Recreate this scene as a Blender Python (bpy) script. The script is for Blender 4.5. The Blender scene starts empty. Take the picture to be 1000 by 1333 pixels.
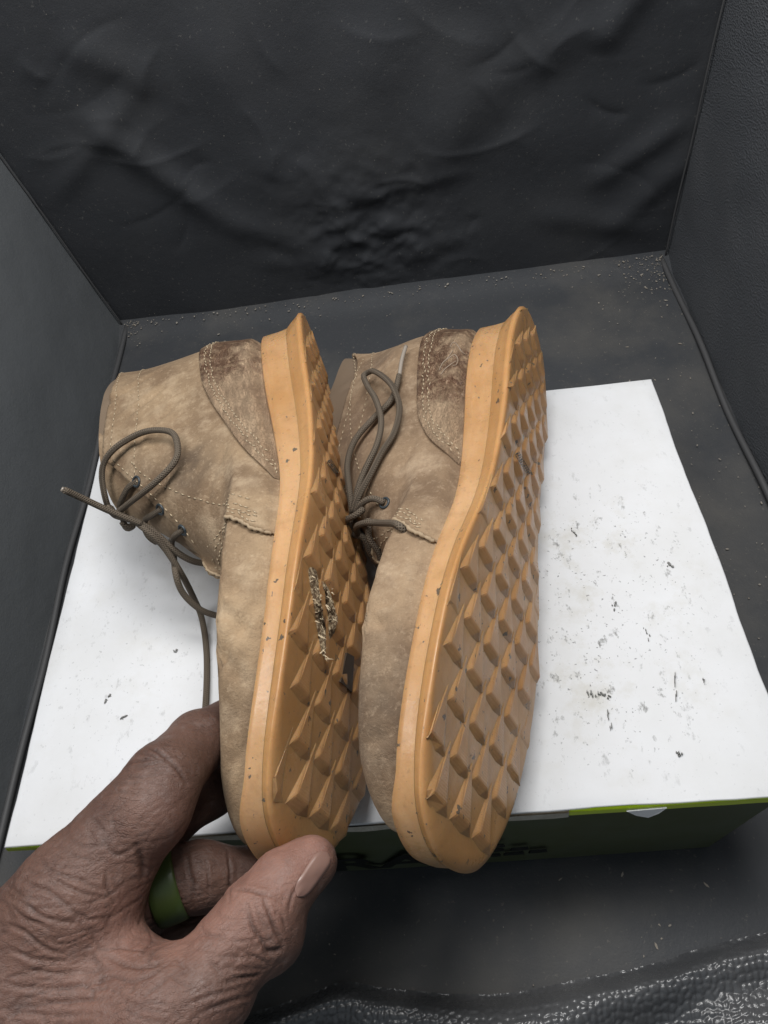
import bpy, bmesh, math, random
import numpy as np
from mathutils import Vector, Matrix
from mathutils.bvhtree import BVHTree
random.seed(7)
rng = np.random.default_rng(7)
SC = bpy.context.scene
COL = SC.collection

# ------------------------------------------------------------------ camera
# world: x along the carton's front edge, y away from the camera, z up; z = 0 is the carton's top
CAM_R = np.array([[0.9917959, 0.10721968, 0.06960478],
                  [-0.04299987, 0.79260036, -0.60822338],
                  [-0.12038229, 0.60024046, 0.79070822]])
CAM_P = np.array([0.0, 0.0, 0.33])
FLOOR = -0.08
cd = bpy.data.cameras.new('camera')
cam = bpy.data.objects.new('camera', cd)
COL.objects.link(cam)
cd.sensor_fit = 'HORIZONTAL'; cd.sensor_width = 36.0; cd.lens = 36.0
cd.clip_start = 0.005; cd.clip_end = 20
m4 = Matrix.Identity(4)
for i in range(3):
    for j in range(3):
        m4[i][j] = CAM_R[i, j]
    m4[i][3] = CAM_P[i]
cam.matrix_world = m4
SC.camera = cam

# ------------------------------------------------------------------ light
w = bpy.data.worlds.new('World'); SC.world = w; w.use_nodes = True
w.node_tree.nodes['Background'].inputs[0].default_value = (0.78, 0.90, 1.0, 1)
w.node_tree.nodes['Background'].inputs[1].default_value = 0.26
def area(name, loc, target, sx, sy, power, col):
    l = bpy.data.lights.new(name, 'AREA'); l.shape = 'RECTANGLE'; l.size = sx; l.size_y = sy
    l.energy = power; l.color = col
    o = bpy.data.objects.new(name, l); COL.objects.link(o)
    o.location = loc
    o.rotation_euler = (Vector(target) - Vector(loc)).to_track_quat('-Z', 'Y').to_euler()
    return o
area('tent_lamp_back', (0.06, 0.36, 0.70), (0.0, 0.2, 0), 0.36, 0.22, 4.2, (1.0, 0.985, 0.965))
area('tent_lamp_left', (-0.30, 0.14, 0.58), (-0.08, 0.2, 0), 0.12, 0.42, 2.1, (1.0, 0.985, 0.97))
SC.view_settings.view_transform = 'Standard'
SC.view_settings.look = 'None'
SC.view_settings.exposure = 0.0
SC.view_settings.gamma = 1.0
SC.cycles.use_denoising = True

# ------------------------------------------------------------------ helpers
def ray(px, py):
    return CAM_R @ np.array([(px - 500) / 1000.0, -(py - 666.5) / 1000.0, -1.0])
def at(px, py, d):                       # a point at view depth d
    return CAM_P + ray(px, py) * d
def on_z(px, py, z):
    r = ray(px, py); return CAM_P + r * ((z - CAM_P[2]) / r[2])
def on_y(px, py, y):
    r = ray(px, py); return CAM_P + r * (y / r[1])

def tag(o, label=None, cat=None, group=None, kind=None):
    if label: o['label'] = label
    if cat: o['category'] = cat
    if group: o['group'] = group
    if kind: o['kind'] = kind
    return o
def empty(name, loc=(0, 0, 0)):
    o = bpy.data.objects.new(name, None); COL.objects.link(o); o.location = loc
    o.empty_display_size = 0.02
    return o
def mesh(name, v, f, mat=None, parent=None, smooth=True, uv=None):
    me = bpy.data.meshes.new(name)
    me.from_pydata([tuple(map(float, p)) for p in v], [], [tuple(int(i) for i in q) for q in f])
    if smooth:
        me.polygons.foreach_set('use_smooth', [True] * len(me.polygons))
    if uv is not None:
        ul = me.uv_layers.new(name='UVMap')
        li = np.zeros(len(me.loops), dtype=np.int32); me.loops.foreach_get('vertex_index', li)
        ul.data.foreach_set('uv', np.asarray(uv, dtype=np.float32)[li].ravel())
    me.update()
    o = bpy.data.objects.new(name, me); COL.objects.link(o)
    if mat: me.materials.append(mat)
    if parent: o.parent = parent
    return o
def grid_faces(nu, nv, wrap=False):
    f = []
    for i in range(nu - 1):
        for j in range(nv if wrap else nv - 1):
            j2 = (j + 1) % nv
            f.append((i * nv + j, i * nv + j2, (i + 1) * nv + j2, (i + 1) * nv + j))
    return f
def flip(f): return [tuple(reversed(q)) for q in f]
def pchip(x, xs, ys):
    xs = np.asarray(xs, float); ys = np.asarray(ys, float); x = np.clip(np.asarray(x, float), xs[0], xs[-1])
    h = np.diff(xs); dl = np.diff(ys) / h
    m = np.zeros(len(xs)); m[0] = dl[0]; m[-1] = dl[-1]
    for i in range(1, len(xs) - 1):
        m[i] = 0 if dl[i - 1] * dl[i] <= 0 else 2 * dl[i - 1] * dl[i] / (dl[i - 1] + dl[i])
    k = np.clip(np.searchsorted(xs, x, side='right') - 1, 0, len(xs) - 2)
    t = (x - xs[k]) / h[k]
    return ((1 + 2 * t) * (1 - t) ** 2 * ys[k] + t * (1 - t) ** 2 * h[k] * m[k]
            + t * t * (3 - 2 * t) * ys[k + 1] + t * t * (t - 1) * h[k] * m[k + 1])
def smooth(a, b, x):
    t = np.clip((np.asarray(x, float) - a) / (b - a), 0, 1); return t * t * (3 - 2 * t)
def catmull(P, n, closed=False):
    P = np.asarray(P, float); N = len(P); out = []
    segs = N if closed else N - 1
    for i in range(segs):
        if closed: a, b, c, d = P[(i - 1) % N], P[i], P[(i + 1) % N], P[(i + 2) % N]
        else: a, b, c, d = P[max(i - 1, 0)], P[i], P[i + 1], P[min(i + 2, N - 1)]
        for t in np.linspace(0, 1, n, endpoint=False):
            out.append(.5 * (2 * b + (c - a) * t + (2 * a - 5 * b + 4 * c - d) * t * t + (3 * b - a - 3 * c + d) * t ** 3))
    if not closed: out.append(P[-1])
    return np.array(out)
def resample(P, n, closed=False):
    P = np.asarray(P, float)
    if closed: P = np.vstack([P, P[:1]])
    s = np.r_[0, np.cumsum(np.linalg.norm(np.diff(P, axis=0), axis=1))]
    t = np.linspace(0, s[-1], n, endpoint=not closed)
    return np.stack([np.interp(t, s, P[:, k]) for k in range(P.shape[1])], 1)
def tube(name, P, r, mat, parent=None, nseg=10, caps=True):
    P = np.asarray(P, float); n = len(P)
    r = np.full(n, r) if np.isscalar(r) else np.asarray(r)
    T = np.gradient(P, axis=0); T /= np.linalg.norm(T, axis=1)[:, None] + 1e-12
    u = np.cross(T[0], [0.3, 0.2, 1.0]); u /= np.linalg.norm(u)
    V = []; UV = []; s = 0
    for i in range(n):
        u = u - T[i] * (u @ T[i]); u /= np.linalg.norm(u); b = np.cross(T[i], u)
        if i: s += np.linalg.norm(P[i] - P[i - 1])
        for k in range(nseg):
            a = 2 * math.pi * k / nseg
            V.append(P[i] + r[i] * (math.cos(a) * u + math.sin(a) * b)); UV.append((k / nseg, s))
    F = grid_faces(n, nseg, True)
    if caps:
        F.append(tuple(range(nseg))[::-1]); F.append(tuple(range((n - 1) * nseg, n * nseg)))
    return mesh(name, V, F, mat, parent, True, UV)
def vnoise(P, scale, seed=0):            # smooth value noise, numpy
    P = np.asarray(P, float) * scale + 100.0
    i = np.floor(P).astype(np.int64); f = P - i; f = f * f * (3 - 2 * f)
    def h(a):
        n = a[:, 0] * 374761393 + a[:, 1] * 668265263 + (a[:, 2] if a.shape[1] > 2 else 0) * 2147483647 + seed * 1274126177
        n = (n ^ (n >> 13)) * 1274126177; n = n ^ (n >> 16)
        return (n & 0xffff) / 65535.0
    D = P.shape[1]; out = 0
    for c in range(2 ** D):
        o = np.array([(c >> k) & 1 for k in range(D)])
        wt = np.prod(np.where(o == 1, f, 1 - f), axis=1)
        out = out + wt * h(i + o)
    return out
def fbm(P, s, oct=4, seed=0):
    r = 0; a = .5
    for k in range(oct):
        r = r + a * (vnoise(P, s * 2 ** k, seed + k) - .5); a *= .5
    return r

# ------------------------------------------------------------------ materials
class Mat:
    def __init__(s, name, base=(.5, .5, .5), rough=.6, spec=.5):
        s.m = bpy.data.materials.new(name); s.m.use_nodes = True
        s.t = s.m.node_tree; s.b = s.t.nodes['Principled BSDF']
        s.set('Base Color', (*base, 1)); s.set('Roughness', rough); s.set('Specular IOR Level', spec)
        s.tc = None; s.nrm = None
    def set(s, k, v): s.b.inputs[k].default_value = v
    def node(s, ty, **kw):
        n = s.t.nodes.new(ty)
        for k, v in kw.items():
            if k in n.inputs: s.link_or(n.inputs[k], v)
            else: setattr(n, k, v)
        return n
    def link_or(s, sock, v):
        if isinstance(v, bpy.types.NodeSocket): s.t.links.new(v, sock)
        else: sock.default_value = v
    def co(s, which='Object', scale=(1, 1, 1), loc=(0, 0, 0), rot=(0, 0, 0)):
        if s.tc is None: s.tc = s.t.nodes.new('ShaderNodeTexCoord')
        mp = s.t.nodes.new('ShaderNodeMapping')
        mp.inputs['Scale'].default_value = scale; mp.inputs['Location'].default_value = loc
        mp.inputs['Rotation'].default_value = rot
        s.t.links.new(s.tc.outputs[which], mp.inputs['Vector']); return mp.outputs[0]
    def noise(s, sc, detail=4, rough=.55, vec=None, dist=0.0):
        n = s.t.nodes.new('ShaderNodeTexNoise'); n.inputs['Scale'].default_value = sc
        n.inputs['Detail'].default_value = detail; n.inputs['Roughness'].default_value = rough
        n.inputs['Distortion'].default_value = dist
        s.t.links.new(vec if vec is not None else s.co(), n.inputs['Vector']); return n.outputs[0]
    def voronoi(s, sc, vec=None, feature='F1', out='Distance', rnd=1.0):
        n = s.t.nodes.new('ShaderNodeTexVoronoi'); n.feature = feature; n.inputs['Scale'].default_value = sc
        n.inputs['Randomness'].default_value = rnd
        s.t.links.new(vec if vec is not None else s.co(), n.inputs['Vector']); return n.outputs[out]
    def ramp(s, fac, stops, interp='LINEAR'):
        n = s.t.nodes.new('ShaderNodeValToRGB'); n.color_ramp.interpolation = interp
        e = n.color_ramp.elements
        while len(e) < len(stops): e.new(.5)
        for q, (p, c) in zip(e, stops):
            q.position = p; q.color = (c, c, c, 1) if isinstance(c, (int, float)) else (*c, 1)
        s.t.links.new(fac, n.inputs[0]); return n.outputs[0]
    def mix(s, fac, a, b, mode='MIX'):
        n = s.t.nodes.new('ShaderNodeMixRGB'); n.blend_type = mode
        for k, v in ((0, fac), (1, a), (2, b)):
            if isinstance(v, tuple): v = (*v, 1)
            s.link_or(n.inputs[k], v)
        return n.outputs[0]
    def math(s, op, a, b=0.0):
        n = s.t.nodes.new('ShaderNodeMath'); n.operation = op
        s.link_or(n.inputs[0], a); s.link_or(n.inputs[1], b); return n.outputs[0]
    def color(s, sock): s.t.links.new(sock, s.b.inputs['Base Color']); return s
    def link(s, k, sock): s.t.links.new(sock, s.b.inputs[k]); return s
    def bump(s, h, strength=.5, dist=.001):
        n = s.t.nodes.new('ShaderNodeBump'); n.inputs['Strength'].default_value = strength
        n.inputs['Distance'].default_value = dist
        s.t.links.new(h, n.inputs['Height'])
        if s.nrm is not None: s.t.links.new(s.nrm, n.inputs['Normal'])
        s.nrm = n.outputs[0]; s.t.links.new(s.nrm, s.b.inputs['Normal']); return s
    def blob(s, c, r, soft=.5):          # 1 inside a sphere of object space
        n = s.t.nodes.new('ShaderNodeVectorMath'); n.operation = 'DISTANCE'
        s.t.links.new(s.co(), n.inputs[0]); n.inputs[1].default_value = c
        return s.ramp(s.math('DIVIDE', n.outputs['Value'], r), [(soft, 1.0), (1.0, 0.0)], 'EASE')
def lin(r, g, b):
    f = lambda c: (c / 255 / 12.92) if c / 255 <= .04045 else ((c / 255 + .055) / 1.055) ** 2.4
    return (f(r), f(g), f(b))

# black tent cloth
def cloth(name, base, rough=.75, dust=(.16, .155, .145), damt=.5, grain=900, gstr=.25, dmix=.28):
    m = Mat(name, base, rough, .35)
    d = m.ramp(m.noise(9, 6, .62), [(.45, 0.0), (.75, damt)])
    fl = m.ramp(m.noise(420, 3, .6), [(.64, 0.0), (.74, .5)])
    c = m.mix(d, base, tuple((1 - dmix) * b + dmix * q for b, q in zip(base, dust)))
    c = m.mix(fl, c, dust)
    m.color(c)
    m.bump(m.noise(grain, 3, .6), gstr, .0006)
    m.bump(m.noise(60, 5, .6), .25, .002)
    return m
M_BACK = cloth('black_backdrop_cloth', (.036, .0385, .0435), .70, damt=.35)
M_LEFT = cloth('dark_grey_vinyl', (.115, .123, .130), .55, damt=.3, grain=700, gstr=.3)
M_FLOOR = cloth('dusty_black_floor', (.045, .048, .053), .60, (.17, .155, .132), .95, dmix=.42)
m = Mat('black_grained_vinyl', (.030, .033, .038), .5, .5)
g = m.voronoi(900, m.co(scale=(1, .6, 1)))
m.bump(g, .7, .0009); m.bump(m.noise(45, 4), .2, .002)
m.color(m.mix(m.ramp(m.noise(14, 5), [(.45, 0.0), (.8, .5)]), (.075, .080, .088), (.115, .118, .122)))
M_RIGHT = m.m; M_BACK = M_BACK.m; M_LEFT = M_LEFT.m; M_FLOOR = M_FLOOR.m
M_PIPE = Mat('seam_binding', (.06, .06, .062), .6).m

# ------------------------------------------------------------------ setting
XL, XR, YB = -0.257, 0.212, 0.553
# floor
nx, ny = 90, 130
xs = np.linspace(-0.36, 0.33, nx); ys = np.linspace(-0.28, YB + .006, ny)
V = []
for y in ys:
    for x in xs: V.append((x, y, FLOOR))
V = np.array(V)
V[:, 2] += .004 * fbm(V[:, :2], 14, 3, 3) + .006 * smooth(YB - .03, YB, V[:, 1])
o = mesh('floor', V, grid_faces(ny, nx), M_FLOOR); tag(o, kind='structure')

def ridge(P, a, b, wdt, amp):
    a = np.array(a); b = np.array(b); d = b - a; L = np.linalg.norm(d); d /= L
    q = P - a; t = q @ d; s = q @ np.array([-d[1], d[0]])
    return amp * np.exp(-(s / wdt) ** 2) * smooth(-.15 * L, .2 * L, t) * (1 - smooth(.7 * L, 1.15 * L, t))
# back wall: folds pressed towards the viewer
nx, nz = 330, 300
xs = np.linspace(XL - .09, XR + .04, nx); zs = np.linspace(FLOOR - .01, .42, nz)
P = np.array([(x, z) for z in zs for x in xs])
def bw(px, py):
    q = on_y(px, py, YB); return (q[0], q[2])
dsp = .010 * fbm(P, 7, 3, 11)
for a, b, wd, am in [((110, 155), (300, 290), .010, .010), ((80, 60), (210, 110), .012, .007), ((175, 120), (70, 260), .008, .006),
                     ((300, 290), (420, 320), .010, .006), ((480, 260), (470, 20), .024, .010), ((560, 230), (640, 100), .016, .007),
                     ((420, 270), (600, 225), .006, .004), ((640, 110), (800, 20), .012, .006), ((780, 60), (850, -40), .010, .008),
                     ((770, 240), (900, 150), .009, .007), ((790, 300), (900, 200), .010, .006), ((430, 320), (540, 290), .006, .005),
                     ((450, 300), (500, 330), .005, .005), ((500, 285), (560, 300), .005, .005), ((400, 310), (470, 280), .006, .004),
                     ((250, 40), (380, 260), .022, .008), ((700, 280), (860, 300), .010, .005), ((340, 340), (480, 345), .008, .004),
                     ((620, 300), (520, 330), .008, .004), ((620, 40), (560, 200), .020, .007)]:
    dsp += ridge(P, bw(*a), bw(*b), wd * 1.1, am * .42)
dsp += .0022 * fbm(P, 60, 3, 5) * np.exp(-(((P - np.array(bw(480, 305))) / .06) ** 2).sum(1)) * 4
def crease_line(P, a, b, wdt, amp):
    a = np.array(a); b = np.array(b); d = b - a; L = np.linalg.norm(d); d /= L
    q = P - a; t = q @ d; s = q @ np.array([-d[1], d[0]]); s = s - .12 * L * np.sin(np.pi * np.clip(t / L, 0, 1))
    return amp * np.where(s > 0, np.exp(-s / wdt), np.exp(s / (.45 * wdt))) * smooth(-.05 * L, .3 * L, t) * (1 - smooth(.6 * L, 1.05 * L, t))
rw = np.random.default_rng(5)
for k in range(75):
    c0 = np.array([(480, 300), (110, 150), (830, 200), (300, 200), (640, 120), (800, 20), (480, 320)][k % 7], float) + rw.normal(0, (45, 30) if k % 7 in (0, 6) else (90, 70))
    an = rw.uniform(0, 6.28); ln = rw.uniform(25, 90) if k % 7 in (0, 6) else rw.uniform(50, 200)
    dsp += crease_line(P, bw(*c0), bw(c0[0] + ln * math.cos(an), c0[1] + ln * .7 * math.sin(an)), rw.uniform(.004, .014), rw.uniform(.0004, .0015) * rw.choice([-1, 1, 1]))
V = np.stack([P[:, 0], YB - dsp, P[:, 1]], 1)
o = mesh('wall_back', V, grid_faces(nz, nx), M_BACK); tag(o, kind='structure')

# side walls, leaning out a little towards the top
def side(name, x0, lean, mat, seed, sgn):
    ny, nz = 120, 90
    ys = np.linspace(-.25, YB + .004, ny); zs = np.linspace(FLOOR - .004, .42, nz)
    P = np.array([(y, z) for z in zs for y in ys])
    d = .006 * fbm(P, 8, 3, seed) + .0015 * fbm(P, 40, 2, seed + 4)
    x = x0 + sgn * lean * (P[:, 1] - FLOOR) + d
    V = np.stack([x, P[:, 0], P[:, 1]], 1)
    f = grid_faces(nz, ny)
    o = mesh(name, V, f if sgn < 0 else flip(f), mat); tag(o, kind='structure')
    # bound seam at the foot and at the far corner
    pts = np.array([(x0 - sgn * .0045, y, FLOOR + .003) for y in np.linspace(-.2, YB - .004, 60)])
    pts[:, 0] += .0007 * np.sin(pts[:, 1] * 31 + seed); pts[:, 2] += .0012 * np.sin(pts[:, 1] * 47)
    tube('seam_binding', pts, .0022, M_PIPE, o, 8)
    pts = np.array([(x0 + sgn * (lean * (z - FLOOR)) - sgn * .002, YB - .006, z) for z in np.linspace(FLOOR, .41, 40)])
    pts[:, 0] += .0003 * np.sin(pts[:, 2] * 60)
    tube('corner_seam', pts, .0008, M_PIPE, o, 6)
    return o
side('wall_left', XL, .17, M_LEFT, 21, -1)
side('wall_right', XR, .03, M_RIGHT, 31, 1)

# ------------------------------------------------------------------ carton
m = Mat('scuffed_white_card', (.80, .80, .80), .55, .3)
base = m.mix(m.ramp(m.noise(22, 5, .6), [(.35, 0.0), (.7, .5)]), (.735, .745, .765), (.62, .62, .61))
cl = m.math('MAXIMUM', m.blob((.109, -.005, .08), .085, .1), m.blob((.099, -.06, .08), .075, .1))
cl = m.math('MAXIMUM', cl, m.math('MULTIPLY', m.blob((-.12, -.03, .08), .12, .2), .35))
cl = m.math('MAXIMUM', cl, .16)
smg = m.ramp(m.noise(150, 6, .7, m.co(scale=(1.2, .7, 1))), [(.585, 0.0), (.67, 1.0)])
smg2 = m.ramp(m.noise(38, 6, .7), [(.52, 0.0), (.7, .8)])
spk = m.ramp(m.noise(620, 2, .5), [(.69, 0.0), (.73, 1.0)])
base = m.mix(m.math('MULTIPLY', smg2, m.math('MULTIPLY', cl, .6)), base, (.46, .43, .34))
base = m.mix(m.math('MULTIPLY', smg, m.math('MULTIPLY', cl, .8)), base, (.10, .10, .09))
base = m.mix(m.math('MULTIPLY', spk, m.math('ADD', m.math('MULTIPLY', cl, .6), .04)), base, (.04, .04, .045))
m.color(base); m.bump(m.noise(300, 4), .12, .0006); m.bump(m.noise(18, 3), .15, .002)
M_CARD = m.m
m = Mat('olive_printed_card', (.030, .042, .018), .45, .4)
m.color(m.mix(m.ramp(m.noise(30, 4), [(.4, 0.0), (.8, 1.0)]), (.088, .100, .050), (.115, .130, .092)))
M_OLIVE = m.m
m = Mat('torn_card_edge', (.55, .50, .40), .9, .1)
m.color(m.mix(m.noise(160, 4), (.72, .68, .60), (.40, .35, .27))); m.bump(m.noise(700, 3), .6, .001)
M_TORN = m.m
M_LIME = Mat('lime_print_edge', (.62, .74, .09), .5).m
M_INK = Mat('black_ink', (.008, .009, .008), .6).m
M_SMUDGE = Mat('black_scuff', (.24, .24, .23), .8).m

box = empty('shoe_carton', (-.034, .21, FLOOR))
tag(box, 'flat white card shoe carton with scuffed top and dark olive front side', 'box')
BX = np.array([-.034, .21, FLOOR])
def wob(a, b, n, amp, seed):
    t = np.linspace(0, 1, n); a = np.array(a); b = np.array(b)
    P = a + (b - a) * t[:, None]; d = (b - a)[:2]; nrm = np.array([-d[1], d[0]]) / np.linalg.norm(d)
    k = amp * (fbm(np.stack([t * 9, t * 0], 1), 1, 4, seed)) * np.minimum(1, 12 * np.minimum(t, 1 - t))
    P[:, :2] += k[:, None] * nrm; return P
FLc, FRc, BRc, BLc = (-.2018, .0942), (.1335, .0900), (.1333, .3310), (-.2018, .3355)
n = 50
e_f = wob((*FLc, 0), (*FRc, 0), n, .0016, 1); e_r = wob((*FRc, 0), (*BRc, 0), n, .0020, 2)
e_b = wob((*BRc, 0), (*BLc, 0), n, .0012, 3); e_l = wob((*BLc, 0), (*FLc, 0), n, .0014, 4)
loop = np.vstack([e_f[:-1], e_r[:-1], e_b[:-1], e_l[:-1]])
ctr = np.array([-.034, .21, 0])
rings = [loop * [1, 1, 0] + [0, 0, -.0022], loop + [0, 0, -.0003]]
for t in (.004, .05, .15, .3, .5, .7, .9, 1.0):
    r = loop + (ctr - loop) * t; r[:, 2] = 0; rings.append(r)
V = np.vstack(rings) - BX
k = len(loop)
V[2 * k:, 2] += .0012 * fbm(V[2 * k:, :2], 12, 3, 8)
mesh('top_panel', V, grid_faces(len(rings), k, True), M_CARD, box)
def panel(name, P, mat, thick=.0015):
    # P: 4 corners (top a, top b, bottom b, bottom a), outward normal by right hand
    P = np.array(P, float); nu, nv = 24, 8; V = []
    nrm = np.cross(P[3] - P[0], P[1] - P[0]); nrm /= np.linalg.norm(nrm)
    for i in range(nv):
        for j in range(nu):
            u, v = j / (nu - 1), i / (nv - 1)
            V.append((P[0] * (1 - u) + P[1] * u) * (1 - v) + (P[3] * (1 - u) + P[2] * u) * v)
    V = np.array(V); V += nrm * (.0018 * fbm(V[:, [0, 2]] + V[:, [1, 1]], 18, 3, 6))[:, None]
    n0 = len(V); V = np.vstack([V, V - nrm * thick])
    f = grid_faces(nv, nu); F = flip(f) + [tuple(i + n0 for i in q) for q in f]
    per = list(range(nu)) + [i * nu + nu - 1 for i in range(1, nv)] + [(nv - 1) * nu + j for j in range(nu - 2, -1, -1)] + [i * nu for i in range(nv - 2, 0, -1)]
    for a, b in zip(per, per[1:] + per[:1]): F.append((a, b, b + n0, a + n0))
    return mesh(name, V - BX, F, mat, box, False)
i_ = .0028
zt, zb = -.0024, FLOOR + .0005
ft = [(FLc[0] + i_, FLc[1] + i_, zt), (FRc[0] - i_, FRc[1] + i_, zt), (.1125, .0905, zb), (-.182, .0935, zb)]
bt = [(BRc[0] - i_, BRc[1] - i_, zt), (BLc[0] + i_, BLc[1] - i_, zt), (-.182, .328, zb), (.1125, .325, zb)]
panel('front_panel', [ft[0], ft[1], ft[2], ft[3]], M_OLIVE)
panel('side_panel', [(ft[1][0], ft[1][1] + .003, zt), (bt[0][0], bt[0][1] - .003, zt), (bt[3][0], bt[3][1] - .003, zb), (ft[2][0], ft[2][1] + .003, zb)], M_OLIVE)
panel('back_panel', [bt[0], bt[1], bt[2], bt[3]], M_OLIVE)
panel('side_panel', [(bt[1][0], bt[1][1] - .003, zt), (ft[0][0], ft[0][1] + .003, zt), (ft[3][0], ft[3][1] + .003, zb), (bt[2][0], bt[2][1] - .003, zb)], M_OLIVE)
# rough bare edge below the top's front rim, lime printed rim at both ends
def strip(name, x0, x1, z0, z1, dy, mat, seed, rag=.001):
    nn = 70; t = np.linspace(0, 1, nn); x = x0 + (x1 - x0) * t
    y = FLc[1] + (FRc[1] - FLc[1]) * (x - FLc[0]) / (FRc[0] - FLc[0]) - dy
    q = fbm(np.stack([x * 90, x * 0], 1), 1, 5, seed)
    up = np.stack([x, y, np.full(nn, z0)], 1); lo = np.stack([x, y - .0003, z1 + rag * q * 2], 1)
    V = np.vstack([up, lo, lo + [0, .0012, 0], up + [0, .0012, 0]]) - BX
    return mesh(name, V, grid_faces(4, nn) + [(0, nn, 2 * nn, 3 * nn), (nn - 1, 4 * nn - 1, 3 * nn - 1, 2 * nn - 1)], mat, box, False)
strip('torn_edge', -.150, .040, -.0010, -.0066, .0010, M_TORN, 3, .0016)
strip('lime_rim', .0402, .133, -.0008, -.0044, .0008, M_LIME, 4, .0004)
strip('lime_rim', -.2014, -.1502, -.0012, -.0036, .0006, M_LIME, 5, .0004)
# flake of torn white paper hanging at the rim
x0 = on_z(840, 1050, -.004)[0]
fv = [(-.008, 0, 0), (.008, 0, .0003), (.005, -.001, -.003), (.001, -.0016, -.0056), (-.004, -.001, -.0035)]
fv = np.array(fv) + [x0, .0893, -.0025]
fv = np.vstack([fv, fv + [0, .0005, 0]]) - BX
mesh('torn_flake', fv, [(0, 1, 2, 3, 4), (9, 8, 7, 6, 5)] + [(i, i + 5, (i + 1) % 5 + 5, (i + 1) % 5) for i in range(5)], M_CARD, box, False)
# printed letters and bars on the front
def text_mesh(name, s, size, loc, sx, mat, parent, rot):
    c = bpy.data.curves.new(name, 'FONT'); c.body = s; c.size = size; c.extrude = .0001; c.offset = .0006
    t = bpy.data.objects.new(name, c); COL.objects.link(t)
    dg = bpy.context.evaluated_depsgraph_get(); me = bpy.data.meshes.new_from_object(t.evaluated_get(dg))
    bpy.data.objects.remove(t); me.name = name
    o = bpy.data.objects.new(name, me); COL.objects.link(o); o.parent = parent
    me.materials.clear(); me.materials.append(mat)
    o.location = loc; o.rotation_euler = rot; o.scale = (sx, 1, 1)
    return o
def front_pt(px, py):
    r = ray(px, py); p = CAM_P + r * (.0915 / r[1]); return p
p = front_pt(432, 1131)
o = text_mesh('lettering', 'RA', .030, Vector((p[0], .0905, p[2])) - Vector(BX), 1.35, M_INK, box, (math.radians(90), 0, math.radians(-.6)))
k = 0
for px0, px1, py in [(612, 652, 1110), (618, 656, 1103), (625, 657, 1097.5), (655, 682, 1107), (664, 688, 1101), (688, 712, 1104)]:
    a = front_pt(px0, py); b = front_pt(px1, py)
    w_ = b[0] - a[0]; h_ = .0016
    y_ = .0897
    v = [(-w_ / 2, 0, -h_), (w_ / 2, 0, -h_), (w_ / 2 * .9, 0, h_), (-w_ / 2 * .85, 0, h_)]
    v = np.array(v); v = np.vstack([v, v + [0, .0008, 0]]) + (a + b) / 2 * [1, 0, 1] + [0, y_, 0] - BX
    mesh('printed_bar', v, [(0, 1, 2, 3), (7, 6, 5, 4), (0, 4, 5, 1), (1, 5, 6, 2), (2, 6, 7, 3), (3, 7, 4, 0)], M_INK, box, False)
# dark scuffs on the lid: thin ragged flakes of transferred rubber
for (ax, ay), (bx, by), wd in [((768, 895), (772, 906), 4), ((779, 900), (791, 906), 4), ((792, 928), (795, 946), 2), ((870, 735), (876, 738), 4), ((744, 690), (750, 696), 3), ((799, 785), (803, 792), 6), ((840, 820), (846, 832), 3), ((879, 885), (880, 912), 1.2), ((916, 882), (918, 890), 3), ((884, 978), (886, 982), 4), ((138, 912), (142, 906), 4), ((154, 938), (162, 934), 3), ((228, 846), (230, 848), 4)]:
    a = on_z(ax, ay, .0006); b = on_z(bx, by, .0006); d = b - a; L_ = np.linalg.norm(d); d /= L_; s_ = np.array([-d[1], d[0], 0]); vv, ff = [], []
    for q in range(rng.integers(4, 9)):
        c_ = a + d * L_ * rng.uniform(-.25, 1.25) + s_ * rng.normal(0, wd * .00016); N_ = 9; k0 = len(vv)
        big = rng.random() ** 2 * .8 + .15; ph = np.linspace(0, 2 * math.pi, N_, endpoint=False); rr = .35 + rng.random(N_)
        R_ = c_ + (np.cos(ph) * rr * (L_ * .28 + wd * .0001) * big)[:, None] * d + (np.sin(ph) * rr * wd * .00013 * big)[:, None] * s_
        vv.extend(np.vstack([R_ * [1, 1, 0] + [0, 0, .0010], R_ * [1, 1, 0] + [0, 0, -.001]]) - BX)
        ff.append(tuple(range(k0, k0 + N_))); ff.extend([(k0 + i, k0 + i + N_, k0 + (i + 1) % N_ + N_, k0 + (i + 1) % N_) for i in range(N_)])
    mesh('scuff_mark', vv, ff, M_SMUDGE, box, False)
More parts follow.
